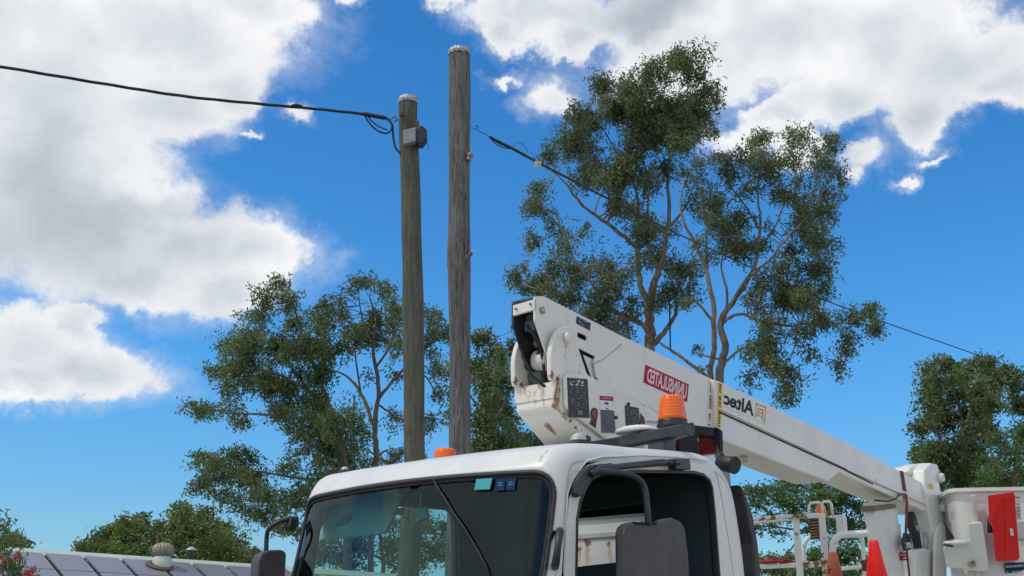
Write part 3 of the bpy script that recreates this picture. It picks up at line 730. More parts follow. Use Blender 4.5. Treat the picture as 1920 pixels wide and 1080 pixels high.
mb = MB(); mb.prism([Vector((1.3, VB + .035, pv(1040,610,VF).z)), Vector((1.3, VU - .01, pv(1040,610,VF).z)), Vector((1.3, VU - .01, pv(1040,720,VF).z)), Vector((1.3, VB + .035, pv(1040,720,VF).z))], (.01, 0, 0)); mb.build('inner_bulkhead', M['gap'], lowb)
# decals on lower boom
VD = VF - .023
st = lambda *a, **k: sticker(*a, **k)
def worn(mb, put):
    rg = random.Random(4)
    for i in range(26):
        x, y = rg.uniform(.05, .75), rg.uniform(.80, .95); s = rg.uniform(.02, .06)
        mb.add([put(x, y), put(x + s * 1.5, y - s * .3), put(x + s * 1.2, y + s * .4), put(x + .01, y + s * .5)], [(0,1,2,3)], 2)
    mb.add([put(.42,.07), put(.65,.07), put(.65,.18), put(.42,.18)], [(0,1,2,3)], 1)
st('capacity_chart', lv([(1063,708),(1101,711),(1105,784),(1066,782)], VD), [M['sticker'], M['printd'], M['printw']], sidep, 'dark chart decal with peeled white top', lines=[(.1,.2,.9,.78,15,1,.45),(.1,.06,.3,.16,2,1,.7)], extra=worn)
def pict(mb, put):
    mb.add([put(.0,.88), put(1,.88), put(1,1), put(0,1)], [(0,1,2,3)], 2)
    mb.add([put(.0,.0), put(1,.0), put(1,.62), put(0,.62)], [(0,1,2,3)], 3)
    for q in ([(.3,.80),(.42,.84),(.5,.80),(.38,.77)],[(.5,.85),(.62,.80),(.55,.74),(.5,.78)],[(.35,.68),(.5,.64),(.62,.60),(.58,.66)]): mb.add([put(a, b) for a, b in q], [(0,1,2,3)], 4)
st('danger_decal', lv([(1124,742),(1149,744),(1154,812),(1127,811)], VD), [M['printw'], M['print'], M['red'], M['sticker2'], M['ink']], sidep, out=(0,-.002,0), extra=pict)
st('danger_text', lv([(1126,771),(1151,773),(1154,812),(1128,811)], VD - .003), [M['sticker2'], M['sticker']], sidep, out=(0,-.001,0), lines=[(.1,.05,.9,.95,9,1,.55)])
st('danger_text', lv([(1126,744),(1148,746),(1148,750),(1126,748)], VD - .003), [M['red'], M['pinkw']], sidep, out=(0,-.001,0), text=[('DANGER', .12, .15, .85, .85, 1)])
st('instruction_decal', lv([(1171,760),(1197,765),(1200,800),(1173,798)], VD), [M['sticker'], M['printd']], sidep, 'dark decal framed by rust', lines=[(.08,.1,.92,.92,8,1,.5)])
st('notice_decal', lv([(1211,788),(1234,789),(1236,795),(1212,794)], VD), [M['boomwhite'], M['ink']], sidep, text=[('CAUTION', .02, .1, .98, .95, 1)])
mb = MB(); c = pv(1113, 777, VD); mb.prism(lv([(1107,782),(1107,772),(1110,766),(1115,764),(1120,767),(1122,775),(1119,790),(1117,803),(1105,794),(1109,786)], VD - .002), (0, .001, 0)); mb.build('access_hole', M['rust'], sidep)
mb = MB(); mb.prism(lv([(1109,774),(1113,768),(1118,770),(1120,777),(1117,784),(1112,782)], VD - .004), (0, .001, 0)); mb.build('hose_end', M['redlens'], sidep)
mb = MB(); mb.prism(lv([(1201,774),(1208,783),(1210,795),(1200,795)], VD - .002), (0, .001, 0)); mb.build('access_hole', M['rust'], sidep)
for (x, y) in ((1154, 783), (1177, 758)):
    mb = MB(); mb.lathe([(.012,0),(.012,.012),(.006,.014)], pv(x, y, VD), (0,-1,0), n=8); mb.build('bolt', M['rust'], sidep)
for (x0, y0, x1, y1) in ((1023, 797, 1062, 825), (1036, 794, 1074, 822)):
    mb = MB(); mb.tube(catmull([pv(x0, y0, .90), pv((x0+x1)/2, (y0+y1)/2 + 1, .90), pv(x1, y1, .90)], 3), .013, 7); mb.build('rusty_rod', M['rustlight'], lowb)
for (x0, y0, x1, y1) in ((1047, 716, 1043, 760), (1043, 764, 1062, 787)):
    mb = MB(); mb.tube([pv(x0, y0, VF - .001), pv((x0+x1)/2, (y0+y1)/2, VF - .003), pv(x1, y1, VF - .001)], .006, 6); mb.build('weld_bead', M['rustlight'], lowb)

# --- upper boom: inner section with hinge plates
V2 = VB + .24
upb = surf('upper_boom', [( a.x, a.z) for a in lv([(1003,556),(1018,555),(1166,630),(1345,716),(1345,833),(1235,773),(1125,716),(1060,712),(1040,690),(1022,655),(1003,600)], VB)],
           [[(a.x, a.z) for a in lv([(1084,652),(1116,668),(1113,678),(1118,706),(1124,716),(1108,709),(1100,700),(1092,676)], VB)],
            rnd_poly([(q.x, q.z) for q in lv([(1083,622),(1101,630),(1100,640),(1082,632)], VB)], .02, 4)],
           lambda u, z: (u, VB, z), .2, [M['boomwhite'], M['boomwhite']], .012, truck, smooth=False)
mb = MB(); TOPL = [(1003,556),(1018,555),(1166,630),(1345,716)]
a = lv(TOPL, VB); n4 = len(a)
far = [p + Vector((0, V2 - VB, 0)) for p in a]
mb.add(a + far, [(i, i + 1, n4 + i + 1, n4 + i) for i in range(n4 - 1)])
BOTL = [(1345,842),(1235,779),(1125,718)]
a = lv(BOTL, VB); far = [p + Vector((0, V2 - VB, 0)) for p in a]; mb.add(a + far, [(i, i + 1, 3 + i + 1, 3 + i) for i in range(2)])
mb.add([p + Vector((0, V2 - VB - .06, 0)) for p in lv([(1003,556),(1018,555),(1166,630),(1345,716),(1345,842),(1235,779),(1107,710),(1060,700),(1040,690),(1022,655),(1003,600)], VB)], [tuple(range(11))])
mb.build('boom_skin', M['boomwhite'], upb)
uE = pv(1003, 570, VB).x; 
mb = MB(); q0 = pv(1002, 560, VB); q1 = pu(963, 573, uE)
mb.prism([Vector((uE - .006, VB + .0, q0.z - .005)), Vector((uE - .006, q1.y, q1.z + .0)), Vector((uE - .006, q1.y, pu(963, 592, uE).z)), Vector((uE - .006, VB, pv(1002, 580, VB).z))], (.02, 0, 0))
for (x, y) in ((967, 579), (994, 570)): mb.tube([pu(x, y, uE - .01), pu(x, y, uE - .02)], .007, 8, 1)
mb.build('end_cap', [M['boomwhite'], M['rust']], upb)
VU = q1.y
mb = MB(); mb.prism([Vector((p.x, VU, p.z)) for p in lv([(1003,560),(1030,572),(1060,640),(1050,700),(1034,680),(1018,650),(1003,602)], VB)], (0, .012, 0)); mb.build('far_plate', M['darksteel'], upb)
mb = MB()
for (x, y, r) in ((978, 600, .03), (992, 598, .028)): c = pu(x, y, uE + .12); mb.tube([c, c + Vector((.1, 0, 0))], r, 14)
c = pu(985, 612, uE + .10); mb.box((c.x, VB + .02, c.z - .03), (c.x + .14, VU - .01, c.z + .03))
mb.build('link_block', M['trimgrey'], upb)
for k, (a_, b_) in enumerate((((.10, 606), (.30, 648)), ((.35, 612), (.75, 662)), ((.55, 600), (.20, 690)))):
    mb = MB(); mb.tube(catmull([Vector((uE + .05, VB + .02 + (VU - VB) * a_[0] * .9, pv(1003, a_[1], VB).z)), Vector((uE + .12, VB + .05, pv(1003, (a_[1] + b_[1]) / 2, VB).z)), Vector((uE + .16, VB + .02 + (VU - VB) * b_[0] * .9, pv(1003, b_[1], VB).z))], 4), .010, 7); mb.build('elbow_hose', M['cable'], upb)
c = pv(1016, 582, VB); mb = MB(); mb.lathe([(.022, 0), (.022, .012), (.012, .016)], c, (0,-1,0), n=12); mb.build('pivot_bolt', M['steel'], upb)
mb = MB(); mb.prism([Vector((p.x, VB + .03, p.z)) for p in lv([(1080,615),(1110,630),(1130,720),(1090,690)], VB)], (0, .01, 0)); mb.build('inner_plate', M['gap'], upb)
mb = MB(); mb.prism([Vector((p.x, VB + .018, p.z)) for p in lv([(1098,664),(1118,674),(1120,712),(1113,706)], VB)], (0, .006, 0)); mb.build('stiffener', M['boomwhite'], upb)
st('small_plate', lv([(1081,593),(1107,606),(1106,620),(1080,606)], VB), [M['stickblue'], M['print']], upb, lines=[(.08,.1,.92,.65,4,1,.6),(.2,.75,.8,.95,1,1,.8)])
mb = MB(); mb.tube(lv([(1166,645),(1150,658),(1130,674),(1110,683)], VB - .001), .004, 6); mb.build('weld_bead', M['galv'], upb)
VT = VB - .004
st('warning_sign', lv([(1210,684),(1291,721),(1288,754),(1206,717)], VB), [M['red'], M['pinkw']], upb, 'red sign with mirrored white capitals UNINSULATED', text=[('UNINSULATED', .055, .10, .955, .90, 1)], bold=.030)
mb = MB(); mb.tube(lv([(1106,712),(1235,778),(1345,835)], VB + .02), .016, 6); mb.build('boom_gap_shade', M['sticker2'], upb)  # grey filler tube, its tone painted as shade between the two booms
# outer section
VO = VB - .035; V3 = V2 + .03
OUTB = [(1339,711),(1352,716),(1585,828),(1590,831),(1692,885),(1736,908),(1741,950),(1742,962),(1640,917),(1573,886),(1554,903),(1500,884),(1344,822)]
outb = MB(); outb.prism(lv(OUTB, VO), (0, V3 - VO, 0)); outb = bevel(outb.build('outer_boom', M['boomwhite'], truck), .012, 3, 25)
# ribs above the seam
rib = MB(); rib.prism(lv([(1352,762),(1583,870),(1590,874),(1640,897),(1640,905),(1588,882),(1583,878),(1352,770)], VO - .001), (0, -.009, 0)); bevel(rib.build('wear_rail', M['boomwhite'], outb), .006, 2)
rib = MB(); rib.prism(lv([(1640,906),(1736,948),(1735,941),(1640,897)], VO - .001), (0, -.02, 0)); bevel(rib.build('wear_rail', M['boomwhite'], outb), .006, 2)
mb = MB(); mb.tube(lv([(1350,773),(1583,880),(1590,884),(1637,907)], VO - .004), .006, 6); mb.build('boom_gap_shade', M['gap'], outb)
for (x, y) in ((1395, 864), (1427, 862)):
    c = pv(x, y, VO + .12); mb = MB(); mb.lathe([(.03, 0), (.03, .06), (.012, .065)], c + Vector((0,0,.05)), (0, 0, -1), n=14); mb.build('wear_pad_bolt', M['galv'], outb)
def tape(n, mi):
    def f(mb, put):
        rg = random.Random(n)
        for i in range(n):
            y = (i + .15) / n; h = rg.uniform(.35, .75) / n
            if rg.random() < .88: mb.add([put(.22, y), put(.78, y), put(.78, y + h), put(.22, y + h)], [(0,1,2,3)], mi)
    return f
st('red_tape', lv([(1329,712),(1337,716),(1333,800),(1325,796)], VB), [M['printw'], M['red']], upb, extra=tape(22, 1))
st('yellow_tape', lv([(1346,717),(1354,720),(1351,802),(1343,799)], VO), [M['yellow'], M['ink']], outb, extra=tape(18, 1))
def logo(mb, put):
    def bar(a, b, t=.1, mi=2):
        a = Vector(a); b = Vector(b); d = (b - a).normalized(); n = Vector((-d.y, d.x)) * t / 2
        n = Vector((n.x * .25, n.y)); mb.add([put(*(a + n)), put(*(b + n)), put(*(b - n)), put(*(a - n))], [(0,1,2,3)], mi)
    X0, X1 = .745, .985
    def box(x0, y0, x1, y1, t): # frame from px fractions
        for q in ((x0,y1-t,x1,y1),(x0,y0,x1,y0+t),(x0,y0,x0+t*.3,y1),(x1-t*.3,y0,x1,y1)): mb.add([put(q[0],q[1]),put(q[2],q[1]),put(q[2],q[3]),put(q[0],q[3])], [(0,1,2,3)], 2)
    t = .09
    for q in ((X0,.88,X1,.97),(X0,.10,X0+.024,.97),(X1-.024,.02,X1,.97),(X0+.055,.66,X1-.06,.75),(X0+.055,.32,X0+.078,.75),(X1-.085,.18,X1-.06,.75),(X0+.055,.46,X1-.06,.54),(X0+.02,.26,X1-.06,.34),(X1-.085,.12,X1-.02,.2)):
        mb.add([put(q[0],q[1]),put(q[2],q[1]),put(q[2],q[3]),put(q[0],q[3])], [(0,1,2,3)], 2)
st('maker_lettering', lv([(1355,731),(1437,762),(1435,795),(1353,760)], VO), [M['boomwhite'], M['ink'], M['gold']], outb, 'mirrored black maker lettering beside a gold emblem', out=(0,-.002,0), text=[('Altec', .03, .12, .71, .98, 1)], extra=logo, bold=.034)
# elbow plate of jib knuckle at the boom tip
kn = MB(); kn.prism(lv([(1703,884),(1708,875),(1733,868),(1744,868),(1734,905),(1728,905)], VO + .1), (0, .2, 0)); kn = bevel(kn.build('boom_tip_housing', M['boomwhite'], truck), .02, 3, 25)
KP = [(1734,880),(1746,868),(1758,870),(1762,884),(1762,905),(1766,940),(1773,960),(1773,985),(1768,1000),(1776,1030),(1776,1100),(1755,1100),(1756,1040),(1750,1000),(1742,960),(1734,920)]
mb = MB(); mb.prism(lv(KP, VO - .03), (0, .14, 0)); kp = bevel(mb.build('knuckle_plate', M['boomwhite'], truck), .02, 3, 25)
for (x, y, r) in ((1760, 896, .05), (1764, 952, .045)):
    c = pv(x, y, VO - .03); mb = MB(); mb.lathe([(r,0),(r,.02),(r*.85,.05),(r*.45,.052),(r*.4,.03),(.002,.03)], c, (0,-1,0), n=22); mb.build('pivot_boss', M['boomwhite'], kp)
st('yellow_warning', lv([(1739,906),(1749,907),(1750,918),(1739,916)], VO - .03), [M['yellow'], M['ink']], kp, lines=[(.1,.1,.9,.9,3,1,.6)])
mb = MB(); mb.prism(lv([(1755,1000),(1760,986),(1768,980),(1776,990),(1778,1010),(1774,1100),(1753,1100)], VO - .06), (0, .03, 0)); bevel(mb.build('swivel_plate', M['boomwhite'], kp), .01, 2)
mb = MB(); mb.prism(lv([(1716,1034),(1736,1028),(1750,1034),(1754,1100),(1714,1100)], VO), (0, .15, 0)); bevel(mb.build('levelling_housing', M['boomwhite'], kp), .02, 3)
mb = MB(); mb.prism(lv([(1704,1042),(1716,1040),(1716,1100),(1704,1100)], VO + .05), (0, .15, 0)); bevel(mb.build('valve_box', M['boomwhite'], kp), .01, 2)
mb = MB(); 
for k in range(4): mb.tube([Vector((p.x, p.y + k * .03, p.z)) for p in catmull([Vector(q) for q in lv([(1712 + 3*k,960),(1714 + 2*k,985),(1722+2*k,1010),(1727+2*k,1030),(1724,1045)], VO + .06)], 4)], .012, 8)
mb.tube(lv([(1735,1000),(1735,1035)], VO + .05), .025, 12, 1); mb.tube(lv([(1716,990),(1746,988)], VO + .12), .03, 12, 1)
mb.build('hydraulic_hoses', [M['rubber'], M['galv']], kp)
mb = MB(); mb.prism(lv([(1712,960),(1748,968),(1756,1060),(1712,1060)], VO + .22), (0, .03, 0)); mb.build('rear_cover', M['trimgrey'], kp)
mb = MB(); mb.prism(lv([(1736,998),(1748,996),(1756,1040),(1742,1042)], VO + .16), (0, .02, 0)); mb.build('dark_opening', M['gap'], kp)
# turret / support column under the boom
SU0 = pv(1641, 960, VO).x; SU1 = pv(1683, 955, VO).x; ztop = pv(1660, 950, VO).z
cs = [(SU0, VO + .05, 1.8 + .03 * k, .02, .1) for k in range(2)] + [(SU0 + .2, VO, ztop - .01, .03, .05), (SU1, VO, ztop, .02, .2), (SU1, VO, 2.0, .015, .4), (SU1, VO, 1.9, .02, .4)]
M['colrust'] = rusty('column paint', (.70, .70, .66), cs, .4, edge=.08)
col = MB(); col.box((SU0, VO, .95), (SU1, VO + .10, ztop)); col = bevel(col.build('support_column', M['colrust'], truck), .012, 2)
mb = MB(); mb.prism(lv([(1630,942),(1640,946),(1642,976),(1631,972)], VO + .06), (0, .06, 0)); mb.build('column_bracket', M['colrust'], col)
mb = MB(); mb.prism(lv([(1637,948),(1679,944),(1682,952),(1641,958)], VO - .02), (0, .13, 0)); bevel(mb.build('rest_pad', mat('brown rest pad', (.22, .17, .13), .8, 0, .3, 20), col), .008, 2)
mb = MB(); mb.tube(lv([(1640,938),(1665,940),(1680,935),(1686,927),(1697,926)], VO - .03), .008, 8); mb.build('hydraulic_hose', M['cable'], col)
mb = MB(); mb.box((SU1 - .01, VO + .02, 1.2), (SU1 + .10, VO + .16, ztop - .12)); bevel(mb.build('column_rib', M['colrust'], col), .006)
st('red_label', lv([(1686,1036),(1700,1035),(1701,1050),(1687,1051)], VO - .004), [M['red'], M['pinkw']], col, lines=[(.1,.1,.9,.9,2,1,.7)])
mb = MB(); c = pv(1693, 1023, VO - .05); mb.lathe([(.028,0),(.028,.07),(.012,.07),(.012,.05),(.001,.05)], c, (0,-1,0), n=18); mb.build('pin_eye', M['galv'], col)

# --- bucket
DB = 11.8
bc = ld(1868, 990, DB)
bz_top = ld(1868, 921, DB).z
def sup(a, b, n, th, e=8.0):
    c, s_ = math.cos(th), math.sin(th); return (a * math.copysign(abs(c) ** (2 / e), c), b * math.copysign(abs(s_) ** (2 / e), s_))
bk = MB(); n = 56; a_, b_ = .46, .38
ang = -AY  # bucket sides roughly face the photographer
rows = [(1.09, .0), (1.09, -.035), (1.0, -.045), (.985, -.12), (.96, -.5), (.93, -1.0), (.90, -1.08)]
vs = []
for (k, dz) in rows:
    for i in range(n):
        x, y = sup(a_ * k, b_ * k, 0, 2 * math.pi * i / n)
        ca, sa_ = math.cos(AYB := R_(-60)), math.sin(R_(-60)); vs.append((bc.x + x * ca - y * sa_, bc.y + x * sa_ + y * ca, bz_top + dz))
for (k, dz) in [(1.0, .0), (.96, -.1), (.90, -1.05)]:
    for i in range(n):
        x, y = sup(a_ * k, b_ * k, 0, 2 * math.pi * i / n); vs.append((bc.x + x * ca - y * sa_, bc.y + x * sa_ + y * ca, bz_top + dz))
fs = [(i * n + (j + 1) % n, i * n + j, (i + 1) * n + j, (i + 1) * n + (j + 1) % n) for i in range(6) for j in range(n)]
fs += [(j, (j + 1) % n, 7 * n + (j + 1) % n, 7 * n + j) for j in range(n)]
fs += [(r * n + j, r * n + (j + 1) % n, (r + 1) * n + (j + 1) % n, (r + 1) * n + j) for r in (7, 8) for j in range(n)] + [tuple(6 * n + j for j in range(n)), tuple(9 * n + j for j in range(n - 1, -1, -1))]
bk.add(vs, fs, 0, True); M['frp'] = mat('fibreglass white', (.70, .70, .66), .35, 0, .05, 4, dirt=.12)
bucket = bk.build('bucket', M['frp'], truck, 'white fibreglass work bucket at the boom tip'); bucket.modifiers.new('es', 'EDGE_SPLIT').split_angle = R_(40)
FD = DB - .46
def lb(pts, d=FD): return [ld(x, y, d) for x, y in pts]
NV = (ld(1868, 990, 1) - CL0).normalized()
mb = MB(); mb.prism(lb([(1819,928),(1829,928),(1835,985),(1838,1080),(1830,1080),(1826,985)]), NV * .2); bevel(mb.build('bucket_rib', M['frp'], bucket), .008, 2)
mb = MB(); mb.prism(lb([(1815,981),(1838,978),(1843,982),(1848,1020),(1855,1068),(1850,1072),(1817,1070),(1800,1066),(1774,1064),(1768,1030),(1772,1020),(1790,1012),(1817,1014)], FD - .12), NV * .22); br = bevel(mb.build('bucket_bracket', M['frp'], bucket), .02, 3)
c = ld(1823, 1056, FD - .13); mb = MB(); mb.lathe([(.035, 0), (.035, .02), (.018, .022), (.016, .005)], c, -NV, n=18); mb.build('bracket_bolt', mat('dull brass bolt', (.35, .31, .22), .5, .3), br)
mb = MB(); mb.tube(lb([(1770,1019),(1790,1018),(1816,1017)], FD - .16), .022, 10); mb.build('bracket_bar', M['frp'], br)
mb = MB(); mb.tube(lb([(1770,1021),(1786,1024)], FD - .2), .012, 8); mb.build('control_lever', M['black'], br)
mb = MB(); mb.prism(lb([(1771,977),(1778,990),(1790,1009),(1775,1013)], FD - .1), NV * .02); mb.build('rubber_boot', M['black'], br)
hol = MB(); hol.prism(lb([(1852,930),(1901,923),(1903,930),(1905,960),(1912,1045),(1910,1050),(1869,1053),(1866,1046),(1860,980)], FD - .14), NV * .12); hol = bevel(hol.build('tool_holster', M['redp'], bucket, 'bright red plastic tool holster on the bucket side'), .012, 3)
mb = MB(); mb.prism(lb([(1852,929),(1901,922),(1903,934),(1880,937),(1872,945),(1858,984),(1855,982)], FD - .155), NV * .03); bevel(mb.build('holster_flap', M['redflap'], hol), .005, 2)
sticker('holster_label', lb([(1893,991),(1899,991),(1901,1004),(1895,1004)], FD - .145), [M['printw'], M['red']], hol, out=-NV * .003, lines=[(.2,.2,.8,.8,2,1,.7)])
mb = MB(); mb.prism(lb([(1885,935),(1886,1050),(1889,1050),(1888,935)], FD - .148), NV * .012); mb.build('holster_rib', M['redflap'], hol)
mb = MB(); mb.tube(lb([(1854,968),(1855,985),(1857,998)], FD - .06), [.012,.02,.028], 10); mb.build('handle', M['black'], hol)
sticker('bucket_label', lb([(1883,1056),(1920,1054),(1921,1072),(1885,1075)], FD - .02), [M['stickblue'], M['print']], bucket, out=-NV * .004, lines=[(.05,.40,.95,.95,1,1,1.0),(.05,.0,.95,.25,1,1,.8)])
sticker('bucket_decal', lb([(1903,930),(1912,930),(1915,975),(1906,975)], FD + .02), [M['printw'], M['sticker'], M['red']], bucket, out=-NV * .004, lines=[(.05,.02,.95,.55,9,1,.9),(.2,.62,.8,.8,2,1,.4),(.0,.9,1,1,1,2,1.)])
sticker('faded_decal', lb([(1778,954),(1790,953),(1791,975),(1780,976)], FD + .02), [M['frp'], M['trimgrey']], bucket, out=-NV * .004, lines=[(.1,.1,.9,.9,7,1,.3)])
mb = MB(); mb.prism(lb([(1907,977),(1925,975),(1925,1010),(1910,1011)], FD + .0), NV * .08); bevel(mb.build('step_block', M['frp'], bucket), .01, 2)

# --- platform rails on the deck
RD = 9.6
rs = [(ld(x, y, RD).x, ld(x, y, RD).y, ld(x, y, RD).z, r, run) for x, y, r, run in [(1494,966,.03,.08),(1505,967,.03,.02),(1450,972,.03,.02),(1430,976,.03,.02),(1495,1000,.02,.05),(1540,1040,.02,.05),(1545,1055,.03,.05),(1512,1058,.04,.03),(1530,1058,.03,.03),(1586,1004,.03,.01),(1545,1072,.02,.05)]]
M['railrust'] = rusty('chipped rail paint', (.78, .79, .74), rs, .55, edge=.75)
gate = None
def rail(pts, r, name='rail_tube', d=RD, n=8, m='railrust', parent=None, sm=True):
    P = [Vector((p[0], p[1], p[2] if len(p) > 2 else d)) for p in pts]
    if sm and len(P) > 2: P = catmull(P, 4)
    mb = MB(); mb.tube([ld(*p) for p in P], r * 1.25, n); return mb.build(name, M[m], parent or truck)
def flatbar(pts, dpt, dd, name='rail_post', parent=None):
    mb = MB(); mb.prism([ld(x, y, dpt) for x, y in pts], NV * dd); return bevel(mb.build(name, M['railrust'], parent or truck), .006, 2)
frame = flatbar([(1486,966),(1497,963),(1499,1000),(1506,1085),(1494,1085),(1490,1040)], RD, .05, 'platform_frame')
flatbar([(1404,970),(1486,964),(1490,970),(1404,977)], RD, .05, 'rail_bar', frame)
flatbar([(1404,979),(1488,972),(1488,976),(1404,984)], RD + .05, .04, 'rail_bar', frame)
flatbar([(1534,963),(1545,962),(1549,1000),(1556,1085),(1543,1085),(1538,1020)], RD, .05, 'rail_post', frame)
flatbar([(1497,964),(1536,962),(1536,971),(1498,973)], RD, .05, 'rail_bar', frame)
flatbar([(1424,1059),(1492,1055),(1492,1064),(1426,1067)], RD, .05, 'rail_bar', frame)
flatbar([(1502,1055),(1542,1051),(1543,1062),(1503,1066)], RD, .05, 'rail_bar', frame)
for zz, yy in ((0, 0),):
    mb = MB(); mb.box((ld(1450,1060,RD).x - .6, ld(1450,1060,RD).y, .95), (ld(1450,1060,RD).x + .9, ld(1450,1060,RD).y + .05, 1.3)); mb.build('rail_base', M['railrust'], frame)
rail([(1509,1055),(1507,1030),(1511,1015),(1522,1006),(1541,1004)], .016, parent=frame, d=RD + .3)
rail([(1562,1085),(1561,1040),(1563,1018),(1573,1005),(1590,1002),(1628,1000)], .024, parent=frame, d=RD - .1)
flatbar([(1553,967),(1580,965),(1584,970),(1587,1003),(1569,1003),(1567,972),(1553,971)], RD + .1, .12, 'bent_plate', frame)
rail([(1616,1002),(1619,1040),(1621,1085)], .015, parent=frame, d=RD + .2)
rail([(1577,1066),(1600,1064),(1630,1061)], .014, parent=frame, d=RD + .2)
rail([(1548,1005),(1570,1004)], .008, parent=frame, d=RD + .2)
c = ld(1620, 1052, RD + .2); mb = MB(); mb.tube([c + Vector((0,0,.06)), c - Vector((0,0,.08))], .022, 8); mb.build('rusty_clamp', M['rust'], frame)
for pts in ([(1517,966),(1517,948),(1520,943),(1535,942),(1541,944),(1542,966)], [(1541,963),(1541,944),(1545,940),(1556,941),(1559,946),(1561,965)]):
    rail(pts, .010, 'lamp_guard', RD + .15, parent=frame, sm=False)
ob = beacon(1540, 972, RD + .35, .05, .11, frame, tp=.85)
mb = MB()
g0 = [(1518,976),(1536,974),(1537,1010),(1520,1011)]; mb.prism([ld(x, y, RD + .12) for x, y in g0], NV * .03)
for k in range(6): mb.prism([ld(x, y, RD + .105) for x, y in [(1519, 979 + k*5.4), (1535, 977 + k*5.4), (1535, 979.5 + k*5.4), (1519, 981.5 + k*5.4)]], NV * .012, 1)
mb.build('rusty_step', [M['rust'], mat('step tread', (.36, .28, .18), .8, 0, .3, 30)], frame)

# ---------------- things resting on the truck ----------------
def put_world(o): o.location = O; o.rotation_euler = (0, 0, R_(90) - AY); return o
def cone(px, py, d, h, r0, r1, mname, label, square=True, base_extra=0):
    tip = at(px, py, d); base = tip.copy(); base.z -= h
    e = empty('traffic_cone', base, label, 'traffic cone')
    mb = MB(); mb.lathe([(r1, .02), (r0 + .004, h - .03), (r0 + .002, h - .012), (r0 * .9, h), (r0 * .6, h), (r0 * .55, h - .05)], (0,0,0), n=32); mb.build('cone_body', M[mname], e)
    mb = MB(); mb.box((-r1 * 1.35, -r1 * 1.35, 0), (r1 * 1.35, r1 * 1.35, .03)); bevel(mb.build('cone_base', M[mname], e), .01)
    return e
cone(1638, 1013, 7.7, .68, .029, .145, 'cone', 'bright fluorescent red traffic cone in front of the white support column')
oc_ = cone(1561, 1035, 8.6, .6, .032, .13, 'oldcone', 'faded orange traffic cone with dark stencilled patch by the rusty rails')
tipd = 8.6 - .075
q = [at(x, y, tipd) - oc_.location for x, y in [(1553,1067),(1567,1066),(1568,1083),(1553,1084)]]
fwd = Vector((0, -.004, 0))
ob = sticker('stencil_patch', q, [M['gap'], M['print']], oc_, out=fwd, text=[('S', .5, .2, .95, .85, 1), ('C', .08, .2, .45, .85, 1)])
# red rope heap on the rail
mb = MB(); rg = random.Random(3); P = []
for k in range(90):
    x = 1424 + 66 * ((k * .37) % 1) * .9; P.append(ld(x + rg.uniform(-4, 4), 1055 - 3.5 * math.sin(math.pi * ((x - 1420) / 70)) + rg.uniform(-3.5, 1.5), RD + rg.uniform(-.02, .1)))
mb.tube(catmull(P, 2), .006, 6); M['rope'] = mat('red rope', (.42, .03, .05), .9, 0, .3, 30); ob = put_world(mb.build('rope_coil', M['rope'])); tag(ob, 'tangled red rope heaped on the white platform rail', 'rope')
# ratchet strap
mb = MB(); sp_ = [(1692,884,VO-.012),(1697,915,VO-.014),(1701,940,VO-.03),(1700,975,VO-.06),(1699,1005,VO-.06)]
ps = [pv(*p) for p in sp_]
for a, b in zip(ps, ps[1:]): mb.add([a + Vector((-.03,0,0)), a + Vector((.03,0,0)), b + Vector((.03,0,0)), b + Vector((-.03,0,0)), a + Vector((-.03,.006,0)), a + Vector((.03,.006,0)), b + Vector((.03,.006,0)), b + Vector((-.03,.006,0))], [(0,1,2,3),(7,6,5,4),(0,3,7,4),(1,5,6,2)])
a = ps[0]; mb.add([a + Vector((-.03,0,.004)), a + Vector((.03,0,.004)), a + Vector((.03,.35,.004)), a + Vector((-.03,.35,.004))], [(0,1,2,3)])
se = empty('ratchet_strap', O, 'dark red ratchet strap looped over the boom near its tip', 'strap', rz=R_(90) - AY)
mb.build('webbing', M['strap'], se)
mb = MB(); rg = random.Random(8)
P = [pv(1699 + rg.uniform(-8, 9), 1018 + rg.uniform(-18, 16), VO - .06 + rg.uniform(-.03, .03)) for _ in range(22)]; mb.tube(catmull(P, 3), .011, 6)
mb.build('ratchet', mat('dirty ratchet', (.07, .06, .06), .6, .4, .4, 20), se)
mb = MB(); ps = [pv(x, y, VO - .05) for x, y in [(1700,1028),(1701,1040),(1703,1060),(1706,1085)]]; mb.tube(ps, .02, 6, flat=.3); mb.build('strap_tail', M['strap'], se)
# hanging ornament in the windscreen
mb = MB(); pts = [pu(x, y, .2) for x, y in [(784,948),(761,969),(770,980),(784,1000)]]
mb.tube([pu(787,945,.21), pu(761,962,.2)], .0012, 4); mb.tube([pu(760,968,.2), pu(766,976,.2), pu(783,1000,.2)], .0045, 6)
for th in np.linspace(0, 2 * math.pi, 13)[:-1]: mb.tube([pu(761 + 5 * math.cos(th), 967 + 5 * math.sin(th), .2), pu(761 + 5 * math.cos(th + .53), 967 + 5 * math.sin(th + .53), .2)], .003, 5)
mb.tube([pu(777,1008,.2), pu(784,1000,.2), pu(791,1001,.2), pu(790,1007,.2), pu(783,1010,.2), pu(777,1008,.2)], .004, 6)
ob = put_world(mb.build('hanging_ornament', M['galv'])); tag(ob, 'small key-shaped ornament hanging inside the windscreen', 'ornament')

